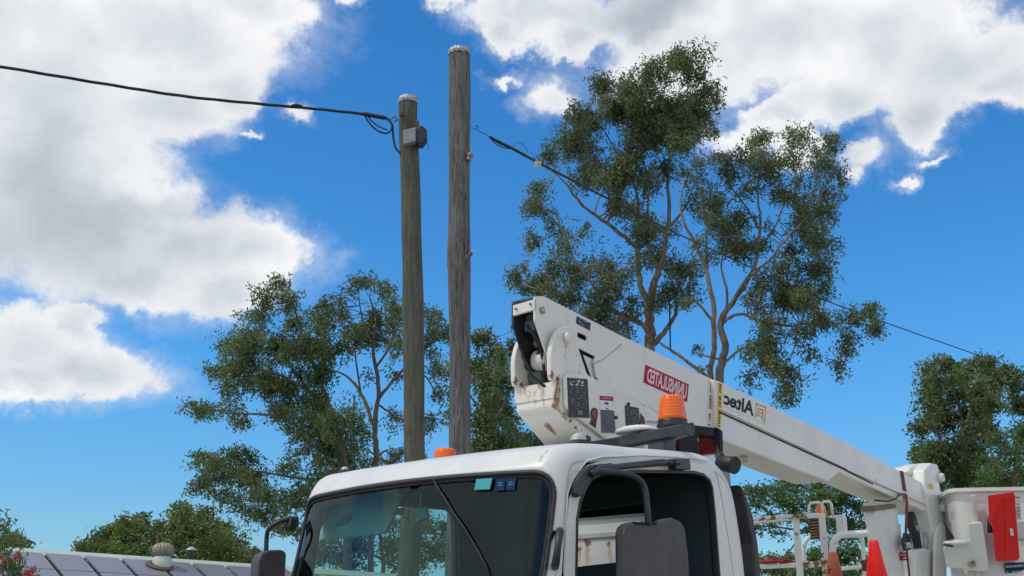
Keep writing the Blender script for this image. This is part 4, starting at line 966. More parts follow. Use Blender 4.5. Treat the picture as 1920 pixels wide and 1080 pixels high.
# =====================================================================
#                          POLES AND CABLES
# =====================================================================
def pole(pts, d, name, label, m):
    """pts: (px_left, px_right, py) silhouettes from top to bottom"""
    top = at((pts[0][0] + pts[0][1]) / 2, pts[0][2], d); base = Vector((at((pts[-1][0] + pts[-1][1]) / 2, pts[-1][2], d).x, top.y, 0))
    e = empty(name, base, label, 'utility pole'); rings = []
    Yd = top.y - CAM.y
    for (a, b, y) in pts:
        r1 = ray(a, y); r2 = ray(b, y); k = Yd / r1.y; A = CAM + r1 * k; B = CAM + r2 * k; rings.append(((A + B) / 2, (B - A).length / 2))
    rings.append((Vector((base.x, top.y, 0)), rings[-1][1] * 1.08))
    fine = []
    for (a, ra), (b, rb) in zip(rings, rings[1:]):
        k = max(1, int((a - b).length / .08))
        for j in range(k): fine.append((a.lerp(b, j / k), ra + (rb - ra) * j / k))
    fine.append(rings[-1]); n = 40; rg = random.Random(len(label)); off = [rg.uniform(-1, 1) for _ in range(n)]
    vs = []; fl = []
    for i, (c, r) in enumerate(fine):
        for k in range(n):
            th = 2 * math.pi * k / n; rr = r * (1 + .012 * off[k] + .012 * math.sin(i * .21 + k) + .01 * math.sin(i * .05 + th * 2))
            vs.append(c - base + Vector((math.cos(th) * rr, math.sin(th) * rr, 0)))
    fs = [(i * n + k, (i + 1) * n + k, (i + 1) * n + (k + 1) % n, i * n + (k + 1) % n) for i in range(len(fine) - 1) for k in range(n)] + [tuple(range(n))]
    MB().add(vs, fs, 0, True).build('pole_shaft', M[m], e)
    c, r = rings[0]; mb = MB(); c = c - base; rg = random.Random(5); nn = 44
    prof = []; vs = []
    for k in range(nn):
        th = 2 * math.pi * k / nn; j = rg.uniform(.0, .035)
        for (rr, h) in ((r * 1.06, -.045 + j * .4), (r * 1.10 + j * .2, -.0), (r * 1.02, .035 + j * .5), (r * .9, .04 + j * .4)): vs.append(c + Vector((math.cos(th) * rr, math.sin(th) * rr, h)))
    fs = [(k * 4 + i, ((k + 1) % nn) * 4 + i, ((k + 1) % nn) * 4 + i + 1, k * 4 + i + 1) for k in range(nn) for i in range(3)] + [tuple(k * 4 + 3 for k in range(nn))]
    mb.add(vs, fs); mb.build('pole_cap', M['captin'], e)
    return e, Yd
def atY(px, py, Y):
    r = ray(px, py); return CAM + r * (Y / r.y)
DP1 = 16.2; DP2 = 15.2
p1, Y1 = pole([(842,881,100),(842,882,160),(841,882,240),(842,881,330),(841,881,420),(839,882,480),(841,882,560),(843,882,640),(843,882,720),(842,883,800),(842,884,860)], DP1, 'utility_pole', 'taller weathered grey timber pole, bare with two small fittings', 'pole_grey')
p2, Y2 = pole([(748,782,190),(748,782,240),(750,786,300),(752,789,370),(753,790,440),(755,792,500),(755,794,560),(755,795,640),(757,796,720),(757,796,800),(758,797,870)], DP2, 'utility_pole', 'shorter greenish timber pole carrying a grey junction box', 'pole_green')
def onp(e, px, py, Y): return atY(px, py, Y) - e.location
# fittings on the tall pole
mb = MB(); c = onp(p1, 879, 290, Y1 - .12); mb.box(c + Vector((-.05,-.0,-.09)), c + Vector((-.01,.06,.09))); mb.tube([c + Vector((-.03,0,-.06)), c + Vector((-.03,0,.07))], .02); fit = mb.build('insulator_bracket', M['rust'], p1)
mb = MB(); mb.lathe([(.02,-.07),(.035,-.06),(.04,-.03),(.022,-.015),(.042,0),(.045,.03),(.025,.04),(.03,.05)], onp(p1, 881, 293, Y1 - .12) , (.35,-.1,1), n=18); mb.build('insulator', mat('grey porcelain', (.22, .23, .22), .35, 0, .1, 10), fit)
mb = MB(); c = onp(p1, 876, 484, Y1 - .12); mb.tube([c + Vector((-.05,.02,-.04)), c + Vector((.06,-.03,.07))], .035, 4); bevel(mb.build('wooden_peg', M['bark'], p1), .006)
# box on the short pole
YB = Y2 - .20
mb = MB(); q = [onp(p2, x, y, YB) for x, y in [(755,244),(779,238),(779,264),(756,271)]]; mb.prism(q, (.02, .10, 0)); bx_ = bevel(mb.build('junction_box', mat('grey box', (.27, .285, .29), .5, .2, .1, 8), p2), .008, 2)
mb = MB(); q = [onp(p2, x, y, YB + .02) for x, y in [(780,240),(790,234),(800,242),(799,258),(791,270),(780,266)]]; mb.prism(q, (.0, .16, 0)); mb.prism([onp(p2, x, y, YB + .03) for x, y in [(784,264),(795,262),(791,272),(784,274)]], (0,.1,0)); mb.prism([onp(p2, x, y, YB + .03) for x, y in [(782,227),(785,224),(786,242),(782,242)]], (0,.05,0)); bevel(mb.build('terminal_cover', M['black'], p2), .012, 2)
mb = MB(); mb.tube([onp(p2, x, y, YB + .06) for x, y in [(799,258),(801,268),(803,280)]], .004, 5); mb.build('loose_wire', M['cable'], p2)
mb = MB(); mb.lathe([(.035,0),(.035,.05),(.02,.06)], onp(p2, 754, 216, Y2 - .13), (0,-1,0), n=12); mb.build('bolt_head', M['rust'], p2)
# left cable bundle
def cab_obj(pts, r, name, par=None, m='cable', rel=None, n=6, k=4):
    P = catmull([Vector(p) for p in pts], k); P = [at(*p) - (rel or Vector((0,0,0))) for p in P]
    mb = MB(); mb.tube(P, r, n); return mb.build(name, M[m], par)
e0 = at(0, 125, 13.4)
cb = empty('overhead_cable', e0, 'thick black twisted cable running from upper left to the shorter pole', 'cable')
main = [(-700,5,12.2),(-300,78,12.8),(0,125,13.4),(200,158,13.8),(350,181,14.2),(500,196,14.6),(600,205,14.8),(700,216,15.0),(724,221,15.05)]
P = catmull([Vector(p) for p in main], 12); 
for ph in (0, 2.1, 4.2):
    mb = MB(); Q = []
    for i, p in enumerate(P):
        a = at(*p) - e0; th = i * .4 + ph; Q.append(a + Vector((0, math.cos(th) * .008, math.sin(th) * .008)))
    mb.tube(Q, .012, 6); mb.build('cable_strand', M['cable'], cb)
cab_obj([(680,213,15.0),(700,217,15.0),(722,221,15.05)], .028, 'cable_sleeve', cb, rel=e0)
cab_obj([(724,221,15.05),(735,233,15.05),(737,255,15.0),(742,278,14.95),(757,291,14.9),(774,293,14.9),(781,285,14.95)], .014, 'drop_loop', cb, rel=e0)
cab_obj([(684,216,15.0),(692,230,15.0),(706,244,15.0),(724,250,15.0),(734,242,15.0),(732,228,15.05),(722,221,15.05)], .011, 'drop_loop', cb, rel=e0)
cab_obj([(690,218,15.0),(698,228,15.0),(712,238,15.0),(726,243,15.0)], .009, 'drop_loop', cb, rel=e0)
cab_obj([(724,220,15.05),(733,224,15.05),(740,218,15.05),(744,226,15.05),(738,228,15.05),(748,224,15.1)], .006, 'tie_hook', cb, m='cablegreen', rel=e0)
cab_obj([(546,199,14.7),(556,197,14.7),(566,200,14.7)], .02, 'cable_joint', cb, rel=e0)
# right cable
e1 = at(905, 248, 16.3)
cr = empty('overhead_cable', e1, 'thinner black cable falling right from the taller pole past the gum trees', 'cable')
RP = [(884,239,16.15),(905,249,16.3),(920,258,16.5),(960,278,17.0),(1000,300,17.5),(1100,352,20.5),(1200,403,25),(1270,438,29.5),(1420,507,34),(1545,562,38),(1680,612,43),(1840,668,50),(1990,722,58),(2200,800,66)]
cab_obj(RP[0:3], .006, 'tie_wire', cr, m='cablegreen', rel=e1)
cab_obj([(896,242,16.2),(897,237,16.2),(893,235,16.2),(892,239,16.2)], .006, 'tie_hook', cr, m='cablegreen', rel=e1)
cab_obj(RP[2:], .021, 'cable_run', cr, rel=e1)
cab_obj([(918,256,16.45),(935,268,16.7),(958,278,17.0),(985,290,17.3)], .014, 'cable_tail', cr, rel=e1)
cab_obj([(918,257,16.45),(930,270,16.7),(945,277,16.9),(960,279,17.0)], .008, 'cable_tail', cr, rel=e1)
cab_obj([(962,277,17.0),(966,269,17.0),(974,267,17.1),(984,274,17.2),(990,286,17.3)], .004, 'cable_tail', cr, rel=e1)
mb = MB(); mb.prism([at(x, y, 17.5) - e1 for x, y in [(1003,301),(1015,303),(1014,312),(1003,313)]], (0,.03,0)); mb.prism([at(x, y, 17.48) - e1 for x, y in [(1008,304),(1013,304),(1013,309),(1008,309)]], (0,.01,0), 1); mb.build('cable_tag', [M['printw'], M['yellow']], cr)
ro = cab_obj([(1255,560,27.5),(1256,600,27.5),(1257,655,27.5)], .018, 'dangling_rope'); tag(ro, 'thin dark rope hanging straight down beside the left gum trunk', 'rope')

# =====================================================================
#                               HOUSE
# =====================================================================
HA = at(75, 1036, 24.0); HB = at(490, 1064, 27.0); hr = (HB - HA).normalized(); hr.z *= 1
hh = Vector((hr.y, -hr.x, 0)).normalized(); dn = hh * math.cos(R_(22)) - Vector((0, 0, math.sin(R_(22)))); dn = (dn - hr * dn.dot(hr)).normalized()
hn = hr.cross(dn).normalized()
if hn.z < 0: hn = -hn
house = empty('house', Vector((HA.x, HA.y, 0)), 'low house with pale green metal roof covered in solar panels', 'house')
HO = house.location
def hp(a, b, c=0): return HA + hr * a + dn * b + hn * c - HO
L0, L1 = -10, 16
mb = MB(); N = 220
for s_ in (1,):
    vs = []; 
    for i in range(N + 1):
        a = L0 + (L1 - L0) * i / N; z = .022 * (1 if i % 4 in (0, 1) else 0); z -= .06
        vs += [hp(a, -.10, z), hp(a, 5.2, z)]
    mb.add(vs, [(2*i, 2*i+1, 2*i+3, 2*i+2) for i in range(N)])
dn2 = (-hh * math.cos(R_(22)) - Vector((0, 0, math.sin(R_(22))))).normalized()
q = [hp(L0, -.1, -.06), hp(L1, -.1, -.06), hp(L1, -.1, -.06) + dn2 * 5.2, hp(L0, -.1, -.06) + dn2 * 5.2]; mb.add(q, [(0,1,2,3)])
rf = mb.build('roof', M['roof'], house)
mb = MB(); mb.prism([hp(L0, .16, .0), hp(L0, -.10, .04), hp(L0, -.10, .04) + dn2 * .25, hp(L0, -.10, .02) + dn2 * .25, hp(L0, -.10, .01), hp(L0, .16, -.03)], hr * (L1 - L0)); mb.build('ridge_cap', M['roof'], rf)
mb = MB(); 
e_ = hp(L0, 4.9); f_ = hp(L1, 4.9); mb.prism([Vector((e_.x, e_.y, 0)), Vector((f_.x, f_.y, 0)), Vector((f_.x, f_.y, f_.z - .12)), Vector((e_.x, e_.y, e_.z - .12))], -hh * 9.0); mb.build('wall', M['brick'], house)
PW = (HB - HA).length / 6.28
for i in range(-8, 7):
    a0 = i * PW; last = i == 6
    for r_ in range(2):
        b0 = .22 + r_ * 1.03
        mb = MB(); mb.prism([hp(a0 + .045, b0, .03), hp(a0 + PW - .045, b0, .03), hp(a0 + PW - .045, b0 + 1.0, .03), hp(a0 + .045, b0 + 1.0, .03)], hn * .035)
        mb.build('solar_panel', M['panel'], house)
mb = MB()
for i in range(-8, 8):
    mb.prism([hp(i * PW - .05, .2, -.02), hp(i * PW + .05, .2, -.02), hp(i * PW + .05, 2.3, -.02), hp(i * PW - .05, 2.3, -.02)], hn * .03)
mb.build('panel_rail', M['alum'], house)
# turbine vent
tv = atY(302, 1046, atY(300, 1050, 25).y if False else 24.6) - HO
c = at(305, 1043, 25.0) - HO
mb = MB(); mb.lathe([(.20, -.42), (.20, -.05), (.17, -.02), (.17, .0)], c, n=26); vb = mb.build('vent_base', M['roof'], house)
mb = MB(); pr = [(.15, .0), (.195, .03), (.215, .09), (.215, .16), (.19, .22), (.13, .265), (.05, .285), (.004, .29)]; mb.lathe(pr, c, n=90, ripple=.07, rn=18); mb.build('turbine_vent', M['vent'], vb)
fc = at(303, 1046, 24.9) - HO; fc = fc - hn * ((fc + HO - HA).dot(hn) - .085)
mb = MB(); mb.lathe([(.30, 0), (.29, .012), (.22, .03), (.002, .035)], fc, hn, n=32); mb.build('vent_reflection', mat('painted vent reflection', (.13, .085, .06), .8, 0, .2, 6), vb)  # brown disc standing in for the vent's reflection in the panels
# small flue with conical hat
c = at(359, 1036, 27.5) - HO; mb = MB(); mb.lathe([(.05,-.5),(.05,.02),(.11,.03),(.11,-.03),(.02,-.03)], c, n=16, mi=0); mb.lathe([(.14,.05),(.13,.07),(.07,.11),(.02,.14),(.002,.14)], c, n=20, mi=1); mb.tube([c + Vector((.09,0,-.02)), c + Vector((.09,0,.06))], .008); mb.build('flue', [M['darksteel'], M['galv']], house)

# =====================================================================
#                               TREES
# =====================================================================
def leaves_mesh(name, centers, length, width, m, parent, rg, droop=.6, up=0):
    n = len(centers); Cc = np.array(centers)
    d = rg.normal(size=(n, 3)); d[:, 2] = d[:, 2] * .6 - droop * 1.3 + up; d /= np.linalg.norm(d, axis=1)[:, None]
    r = rg.normal(size=(n, 3)); sdv = np.cross(d, r); sdv /= np.linalg.norm(sdv, axis=1)[:, None] + 1e-9
    L = length * rg.uniform(.6, 1.25, size=(n, 1)); Wd = width * rg.uniform(.7, 1.2, size=(n, 1))
    v = np.empty((n, 4, 3), np.float32)
    v[:, 0] = Cc - d * L / 2; v[:, 1] = Cc + sdv * Wd / 2 - d * L * .08; v[:, 2] = Cc + d * L / 2; v[:, 3] = Cc - sdv * Wd / 2 - d * L * .08
    me = bpy.data.meshes.new(name); me.vertices.add(4 * n); me.vertices.foreach_set('co', v.ravel())
    me.loops.add(4 * n); me.loops.foreach_set('vertex_index', np.arange(4 * n, dtype=np.int32))
    me.polygons.add(n); me.polygons.foreach_set('loop_start', np.arange(0, 4 * n, 4, dtype=np.int32))
    me.update(calc_edges=True)
    at_ = me.attributes.new('rnd', 'FLOAT', 'FACE'); at_.data.foreach_set('value', rg.uniform(0, 1, n).astype(np.float32))
    me.materials.append(m); return link(name, me, parent)
def tree(name, label, cat, d, limbs, clumps, leaf='leaf_gum', bark='bark', leafpx=(9.5, 3.0), k=1.8, seed=1, group=None, puff=.42, spread=1.2, droop=.6, ground=True, twigs=True, pin=8, fillk=.42, fillp=.55):
    rg = np.random.default_rng(seed); px = d / F
    # trunk(s): limbs are lists of (px, py, width_px)
    base = at(limbs[0][0][0], limbs[0][0][1], d); base = Vector((base.x, base.y, 0))
    e = empty(name, base, label, cat, group)
    tr = MB(); nodes = []
    loff = []
    for li, lb_ in enumerate(limbs):
        o = 0 if li == 0 else rg.uniform(-.8, .8)
        P = []
        for i, p in enumerate(lb_):
            f = min(1, i / 2.5) if li else 0
            dd = d + (p[3] if len(p) > 3 else 0) + o * f
            P.append((at(p[0], p[1], dd), p[2] * px / 2 * .82))
        if li == 0 and ground:
            b = P[0][0]; P = [(Vector((b.x, b.y, -.1)), P[0][1] * 1.35), (Vector((b.x, b.y, b.z * .5)), P[0][1] * 1.12)] + P
        pts = catmull([Vector((q[0].x, q[0].y, q[0].z)) for q in P], 4); rr = np.interp(np.linspace(0, len(P) - 1, len(pts)), range(len(P)), [q[1] for q in P])
        jit = [Vector(rg.normal(size=3) * r_ * .22) for r_ in rr]
        pts = [p + (j if 0 < i < len(pts) - 1 else Vector((0,0,0))) for i, (p, j) in enumerate(zip(pts, jit))]
        tr.tube([p - base for p in pts], list(rr), 9)
        for p, r_ in list(zip(pts, rr))[(8 if li == 0 and ground else 0):]: nodes.append((p, r_))
    NP = np.array([tuple(p) for p, _ in nodes]); NR = [r_ for _, r_ in nodes]
    def twig(a, b, r0, r1, segs=4, sag=.08):
        L = (b - a).length; pts = []
        w_ = Vector(rg.normal(size=3)) * L * sag; w2 = Vector(rg.normal(size=3)) * L * sag * .7
        for i in range(segs + 1):
            t = i / segs; pts.append(a.lerp(b, t) + w_ * math.sin(math.pi * t) + w2 * math.sin(2 * math.pi * t) - base)
        tr.tube(pts, [r0 + (r1 - r0) * i / segs for i in range(segs + 1)], 5, cap=False)
    extra = []; rr_ = random.Random(seed)
    for i_, a_ in enumerate(clumps):
        for b_ in clumps[i_ + 1:]:
            dd_ = math.hypot(a_[0] - b_[0], a_[1] - b_[1])
            if dd_ < 1.75 * (a_[2] + b_[2]) / 2 + 8 and rr_.random() < fillp:
                t_ = rr_.uniform(.35, .65); extra.append((a_[0] + (b_[0] - a_[0]) * t_ + rr_.uniform(-8, 8), a_[1] + (b_[1] - a_[1]) * t_ + rr_.uniform(-6, 10), (a_[2] + b_[2]) * .34, (a_[3] + b_[3]) * .38, fillk))
    clumps = [tuple([c_[0], c_[1], c_[2], c_[3] * 1.12] + list(c_[4:])) for c_ in clumps] + extra
    cen = []
    for cl in clumps:
        x, y, rx, ry = cl[:4]; kk = cl[4] if len(cl) > 4 else 1
        c = at(x, y, d + rg.uniform(-1, 1) * spread * (d / 28)); rxm, rym = rx * px, ry * px; rzm = (rxm + rym) * .5
        if twigs:
            i = int(np.argmin(np.linalg.norm(NP - np.array(c) + np.array([0, 0, rym * .6]), axis=1))); a = nodes[i][0]; twig(a, c, min(NR[i] * .6, .035 * d / 28), .008 * d / 28, 5)
        m_ = pin
        nl = int(min(kk * 1.1, 1.25) * k * 1.95 * math.pi * rx * ry / (leafpx[0] * leafpx[1] * .55))
        for _ in range(m_):
            u = rg.normal(size=3); u /= np.linalg.norm(u); u *= rg.uniform(.2, .95)
            pc = c + Vector((u[0] * rxm, u[1] * rzm, u[2] * rym)); pr = puff * rg.uniform(.65, 1.25)
            if twigs: twig(c, pc, .008 * d / 28, .004 * d / 28, 3, .1)
            nsp = max(nl // m_ // 6, 2)
            rs_ = min(rxm, rym) * .35 + np.array([rxm, rzm, rym]) * .65; q = rg.normal(size=(nsp, 3)) * rs_ * pr * .72; q[:, 2] -= np.abs(rg.normal(size=len(q))) * rym * .18; dr_ = rg.normal(size=(nsp, 3)) * np.array([.55, .55, .35]); dr_[:, 2] -= droop * 1.1; dr_ /= np.linalg.norm(dr_, axis=1)[:, None]; stp_ = leafpx[0] * px * .42; q = np.concatenate([q + dr_ * stp_ * j_ + rg.normal(size=(nsp, 3)) * leafpx[0] * px * .28 for j_ in range(6)]) + np.array(pc - base)
            cen.append(q)
    tr.build('trunk', M[bark], e)
    cen = np.concatenate(cen)
    leaves_mesh('crown', cen, leafpx[0] * px, leafpx[1] * px * 1.15, M[leaf], e, rg, droop)
    return e

GA = 'gum trees behind the truck'
tree('gum_tree', 'tallest gum tree, its pale forked trunk rising behind the elbow of the boom', 'tree', 28,
 [[(1222,662,25),(1219,620,24),(1216,575,20),(1226,530,16),(1238,500,14),(1247,450,11),(1255,400,9),(1252,340,8),(1256,280,6),(1265,220,4)],
  [(1217,570,15),(1202,535,13),(1196,490,11),(1192,465,10),(1165,440,9),(1130,412,8),(1100,392,7),(1078,368,6),(1062,345,4),(1038,322,3)],
  [(1196,480,9),(1198,430,8),(1199,400,7),(1190,350,5),(1165,300,4),(1130,240,3)],
  [(1222,650,14),(1208,612,12),(1180,597,10),(1150,582,9),(1130,555,8),(1100,520,7),(1072,478,5),(1055,440,4),(1042,395,3)],
  [(1205,610,9),(1160,590,7),(1110,570,6),(1050,556,4),(985,535,3)],
  [(1226,645,14),(1248,618,11),(1266,590,9),(1268,560,6),(1275,520,4)],
  [(1235,505,9),(1218,470,7),(1212,420,6),(1216,360,5),(1205,290,4),(1190,220,3)],
  [(1250,430,7),(1285,390,5),(1300,350,3)],[(1256,300,5),(1280,250,4),(1290,190,3),(1286,130,2)],[(1262,240,4),(1240,190,3),(1225,150,2)],
  [(1195,470,6),(1215,450,5),(1225,400,4)]],
 [(1288,108,34,30),(1228,128,36,24),(1262,105,20,20),(1332,165,22,16),(1305,140,25,20),(1205,175,52,36),(1132,160,34,26),(1160,195,40,28),(1210,225,60,38),(1290,210,48,42),(1255,190,35,25),(1078,207,22,18),(1112,215,28,26),(1345,185,16,14),(1062,268,42,30),(1024,288,20,18),(1110,285,32,24,.8),(1180,285,40,34,.7),(1270,258,34,24),(1300,240,25,25,.8),(1330,240,20,14,.6),
  (1015,345,22,24,.7),(1008,385,24,28,.8),(1040,415,26,24,.6),(1000,440,20,26,.7),(1055,455,28,26,.5),(1160,345,28,30,.55),(1215,345,24,28,.55),(1185,400,32,26,.6),(1235,420,36,26,.9),(1205,440,26,22,.8),(1150,320,25,20,.5),
  (975,522,28,26),(1018,525,34,26,1),(1075,505,30,28,.9),(1125,490,32,26,.8),(1150,525,36,28,.8),(1060,552,48,22,.9),(1115,575,50,24,.8),(1165,600,36,22,.7),(1190,560,26,24,.5),(1275,498,36,24),(1262,545,34,22,.9),(1228,560,22,20,.6),(1300,540,22,18,.6),(1150,625,40,14,.7),(1190,490,20,24,.5),(1130,330,30,28,.7),(1170,310,30,24,.8),(1200,320,28,24,.7),(1095,330,28,24,.7),(1240,310,24,26,.6),(1150,385,26,22,.6),(1280,320,24,22,.5),(1235,470,28,22,.6),(1100,430,22,18,.45),(1040,490,26,22,.6),(1215,250,50,26,.8),(1090,245,26,20,.7)],
 'leaf_gum', 'barkpale', (7.8, 2.4), 2.0, 11, GA, fillp=.65)
tree('gum_tree', 'twin-stemmed gum tree right of the tallest one, with a long limb reaching right', 'tree', 27,
 [[(1350,722,20),(1359,660,17),(1351,612,15),(1358,588,13),(1390,545,11),(1414,500,9),(1422,450,8),(1426,412,6),(1420,360,4),(1425,300,3)],
  [(1336,722,16),(1333,690,13),(1339,640,12),(1337,570,11),(1327,515,9),(1306,462,8),(1286,425,6),(1276,385,5),(1285,330,3)],
  [(1356,595,9),(1378,560,8),(1402,520,6),(1440,490,6),(1480,440,5),(1520,400,3),(1550,340,2)],
  [(1358,604,8),(1385,588,7),(1420,600,7),(1470,610,6),(1530,606,5),(1590,606,3)],
  [(1332,712,9),(1300,686,8),(1262,660,7),(1236,642,5)],[(1338,605,7),(1315,575,6),(1296,556,4)],
  [(1352,620,7),(1362,580,6),(1362,540,6),(1352,500,4),(1362,450,3)],[(1424,430,5),(1400,390,4),(1370,350,3)],[(1421,470,5),(1450,430,4),(1480,360,3),(1500,300,2)],
  [(1326,515,5),(1324,460,4),(1328,400,3),(1335,330,2)],[(1358,680,6),(1400,650,5),(1440,690,4),(1470,720,2)]],
 [(1428,252,28,18),(1395,285,34,20,.8),(1500,252,28,20),(1562,262,24,20),(1370,312,34,26,.7),(1340,292,22,16,.6),(1432,312,36,26,.7),(1475,295,26,22,.7),(1535,300,28,26,.8),(1572,325,18,20,.8),(1332,362,26,24,.6),(1400,345,28,20,.7),(1495,345,34,24,.6),(1550,365,25,22,.9),(1545,398,34,24,.7),(1505,430,26,30,.9),(1545,448,26,30,1),
  (1372,430,38,28),(1392,460,36,22),(1345,415,22,22,.7),(1425,455,18,16,.8),(1525,500,36,32),(1465,500,26,24,.7),(1435,525,28,20,.8),(1412,548,26,16,.7),(1492,548,36,26),(1542,540,22,22,.8),(1308,335,20,24,.4),(1315,400,16,22,.5),(1460,560,30,20,.8),(1440,420,16,18,.4),
  (1550,600,28,20,.8),(1596,585,28,20,.9),(1640,578,22,18,.9),(1640,618,26,22,.9),(1590,635,30,22,.9),(1572,685,18,18,.8),(1440,598,34,20,.8),(1500,610,28,20,.7),(1400,645,20,22,.6),(1440,675,30,26,.8),(1482,695,30,26,.9),(1470,738,26,18,.9),(1405,705,18,22,.6),(1520,655,24,18,.6),(1294,560,16,10,.6),(1270,560,14,10,.5),(1430,640,22,16,.6),(1310,650,12,10,.3),(1312,690,8,8,.4),(1350,380,28,22,.6),(1308,300,22,18,.5),(1300,370,20,20,.5),(1310,450,22,20,.5),(1330,480,20,16,.4),(1300,500,20,18,.5),(1390,400,26,20,.6),(1460,350,30,22,.6),(1500,390,28,22,.6),(1360,455,26,18,.7),(1480,460,24,20,.6),(1510,560,30,22,.8),(1470,530,28,20,.7),(1450,640,28,20,.7),(1420,570,22,14,.5)],
 'leaf_gum', 'barkpale', (7.8, 2.5), 1.9, 12, GA, fillp=.5)
GL = 'gum trees left of the poles'
tree('gum_tree', 'wide dark gum tree left of the poles with limbs spreading far to the left', 'tree', 31,
 [[(655,940,18),(648,880,16),(638,830,14),(618,765,12),(597,705,9),(575,655,7),(560,605,5),(545,555,3)],
  [(620,770,9),(580,735,7),(530,705,6),(480,690,4),(430,680,3)],[(635,820,9),(590,790,7),(520,778,6),(440,775,4),(370,762,3)],
  [(645,880,9),(590,900,7),(520,890,5),(450,880,4),(390,890,3)],[(600,715,6),(610,660,5),(605,600,3)],[(590,900,5),(520,940,4),(450,935,3)],[(580,735,5),(540,680,4),(500,640,3),(470,610,2)],
  [(640,840,7),(660,790,5),(665,740,3)]],
 [(525,527,26,16,.8),(492,552,24,14,.6),(540,556,26,18,.8),(500,580,26,12,.5),(475,592,34,14,.6),(558,598,32,22,.9),(600,615,32,24,.9),(428,636,30,18,.9),(468,632,36,24,1),(518,642,34,26,1),(568,650,40,30,1),(610,650,26,26,1),(408,684,24,18,1),(448,702,40,26,1),(500,708,40,26,1),(358,758,26,14,.9),(395,768,32,12,.9),(440,762,26,14,.6),(550,720,36,28,.8),(600,705,34,30,.8),(460,670,30,20,.8),
  (455,785,26,10,.8),(520,765,40,20,.8),(605,765,44,30,1),(655,795,44,36,1.1),(600,825,44,30,1.1),(645,850,36,28,1.1),(560,790,34,24,.8),(383,850,24,18,1),(412,872,38,24,1.1),(372,900,24,16,1),(450,848,34,20,1),(470,890,40,24,.9),(420,928,36,16,.9),(500,920,36,22,.8),(545,870,30,22,.6),(560,930,36,22,.8),(505,962,34,16,.8),(600,900,34,22,.8),(540,985,40,16,.8),(470,955,30,12,.6),(630,890,28,18,.8)],
 'leaf_dark', 'bark', (7.8, 2.7), 2.0, 21, GL, fillp=.8, fillk=.55)
tree('gum_tree', 'slender gum tree standing directly behind the shorter pole', 'tree', 32,
 [[(701,900,13),(705,840,13),(701,800,12),(711,745,10),(705,695,9),(699,645,7),(704,600,5),(692,555,3)],
  [(702,805,9),(688,760,8),(665,720,7),(640,700,4),(600,690,3)],[(712,745,8),(745,705,7),(785,665,5),(830,625,3)],[(704,690,6),(730,650,5),(742,600,3)],[(700,650,5),(680,600,4),(672,550,2)],[(744,706,5),(790,700,4),(820,740,3)],[(676,735,5),(668,680,4),(664,630,3)],[(712,760,5),(760,790,4),(810,790,3)]],
 [(672,524,30,14,.9),(655,545,22,10,.5),(720,538,22,18,.9),(740,562,18,18,.8),(702,590,24,20,.8),(735,600,26,22,.8),(660,610,26,18,.7),(690,622,34,20,.9),(742,645,26,22,.7),(812,585,26,14,.9),(835,612,20,18,.8),(802,635,24,26,.7),(815,685,24,26,.7),(742,700,22,18,.4),(828,735,20,22,.7),(742,775,22,22,.5),(810,785,20,22,.7),(690,700,16,14,.4),(642,648,26,18,.7),(604,572,18,16,.8),(622,556,16,10,.6),(640,590,24,10,.5),(765,600,20,18,.6),(770,840,20,20,.7),(735,850,18,18,.7),(690,860,20,16,.7),(726,880,26,10,.7),(765,560,18,10,.6),(660,880,22,18,.7)],
 'leaf_dark', 'bark', (7.6, 2.6), 2.0, 22, GL, fillp=.85, fillk=.6)
tree('bushy_tree', 'dense dark green tree between the taller pole and the boom elbow', 'tree', 38,
 [[(905,880,12),(903,820,10),(905,760,8),(915,700,5),(912,650,3)],[(904,800,6),(940,770,5),(960,700,3)],[(903,820,5),(985,815,3)],[(905,780,5),(880,740,4)]],
 [(900,632,26,20),(930,660,30,20),(902,685,34,26),(942,705,30,24),(918,745,34,26),(905,785,34,24,.9),(948,770,28,26,.8),(915,825,34,22),(958,815,30,24),(990,820,28,18),(1015,828,22,12),(962,640,14,18,.8),(966,600,12,16,.8),(890,850,22,14),(935,850,28,12),(980,845,26,12),(845,770,22,22,.5),(850,690,18,24,.6)],
 'leaf_dark', 'bark', (8.5, 3.2), 2.6, 23, fillp=.8, fillk=.7)
tree('bushy_tree', 'dark bushy tree seen only through the cab glass, beyond the roof ridge', 'tree', 40,
 [[(720,1120,12),(718,1060,10),(712,1000,8),(705,950,4)],[(718,1050,6),(650,1010,4),(610,990,3)],[(715,1030,6),(770,1000,3)]],
 [(600,985,30,24),(645,970,30,22,.8),(690,965,28,20,.8),(740,975,28,24,.8),(790,970,26,22,.8),(830,985,26,26,.8),(615,1025,34,22),(670,1010,34,24,.9),(725,1025,32,22,.7),(780,1020,32,24,.9),(830,1030,28,24,.9),(870,1000,30,30,.8),(650,1050,50,16),(760,1055,50,16)],
 'leaf_dark', 'bark', (8, 3), 2.0, 24)
GH = 'round trees beyond the solar roof'
tree('bushy_tree', 'rounded olive green tree beyond the solar roof, leftmost of the pair', 'tree', 44,
 [[(262,1075,10),(262,1040,9),(255,1010,6),(240,980,3)],[(262,1030,5),(300,1000,3)],[(262,1040,5),(200,1010,3)]],
 [(148,1016,12,9),(182,1006,20,14),(205,995,22,16),(235,978,26,18),(268,968,28,16),(250,1000,34,20),(295,995,28,24),(215,1022,34,12),(270,1028,36,14),(168,1026,22,6),(310,1025,22,18),(200,1040,40,10),(250,1045,44,12),(305,1050,36,12)],
 'leaf_olive', 'bark', (8, 3.8), 2.5, 31, GH)
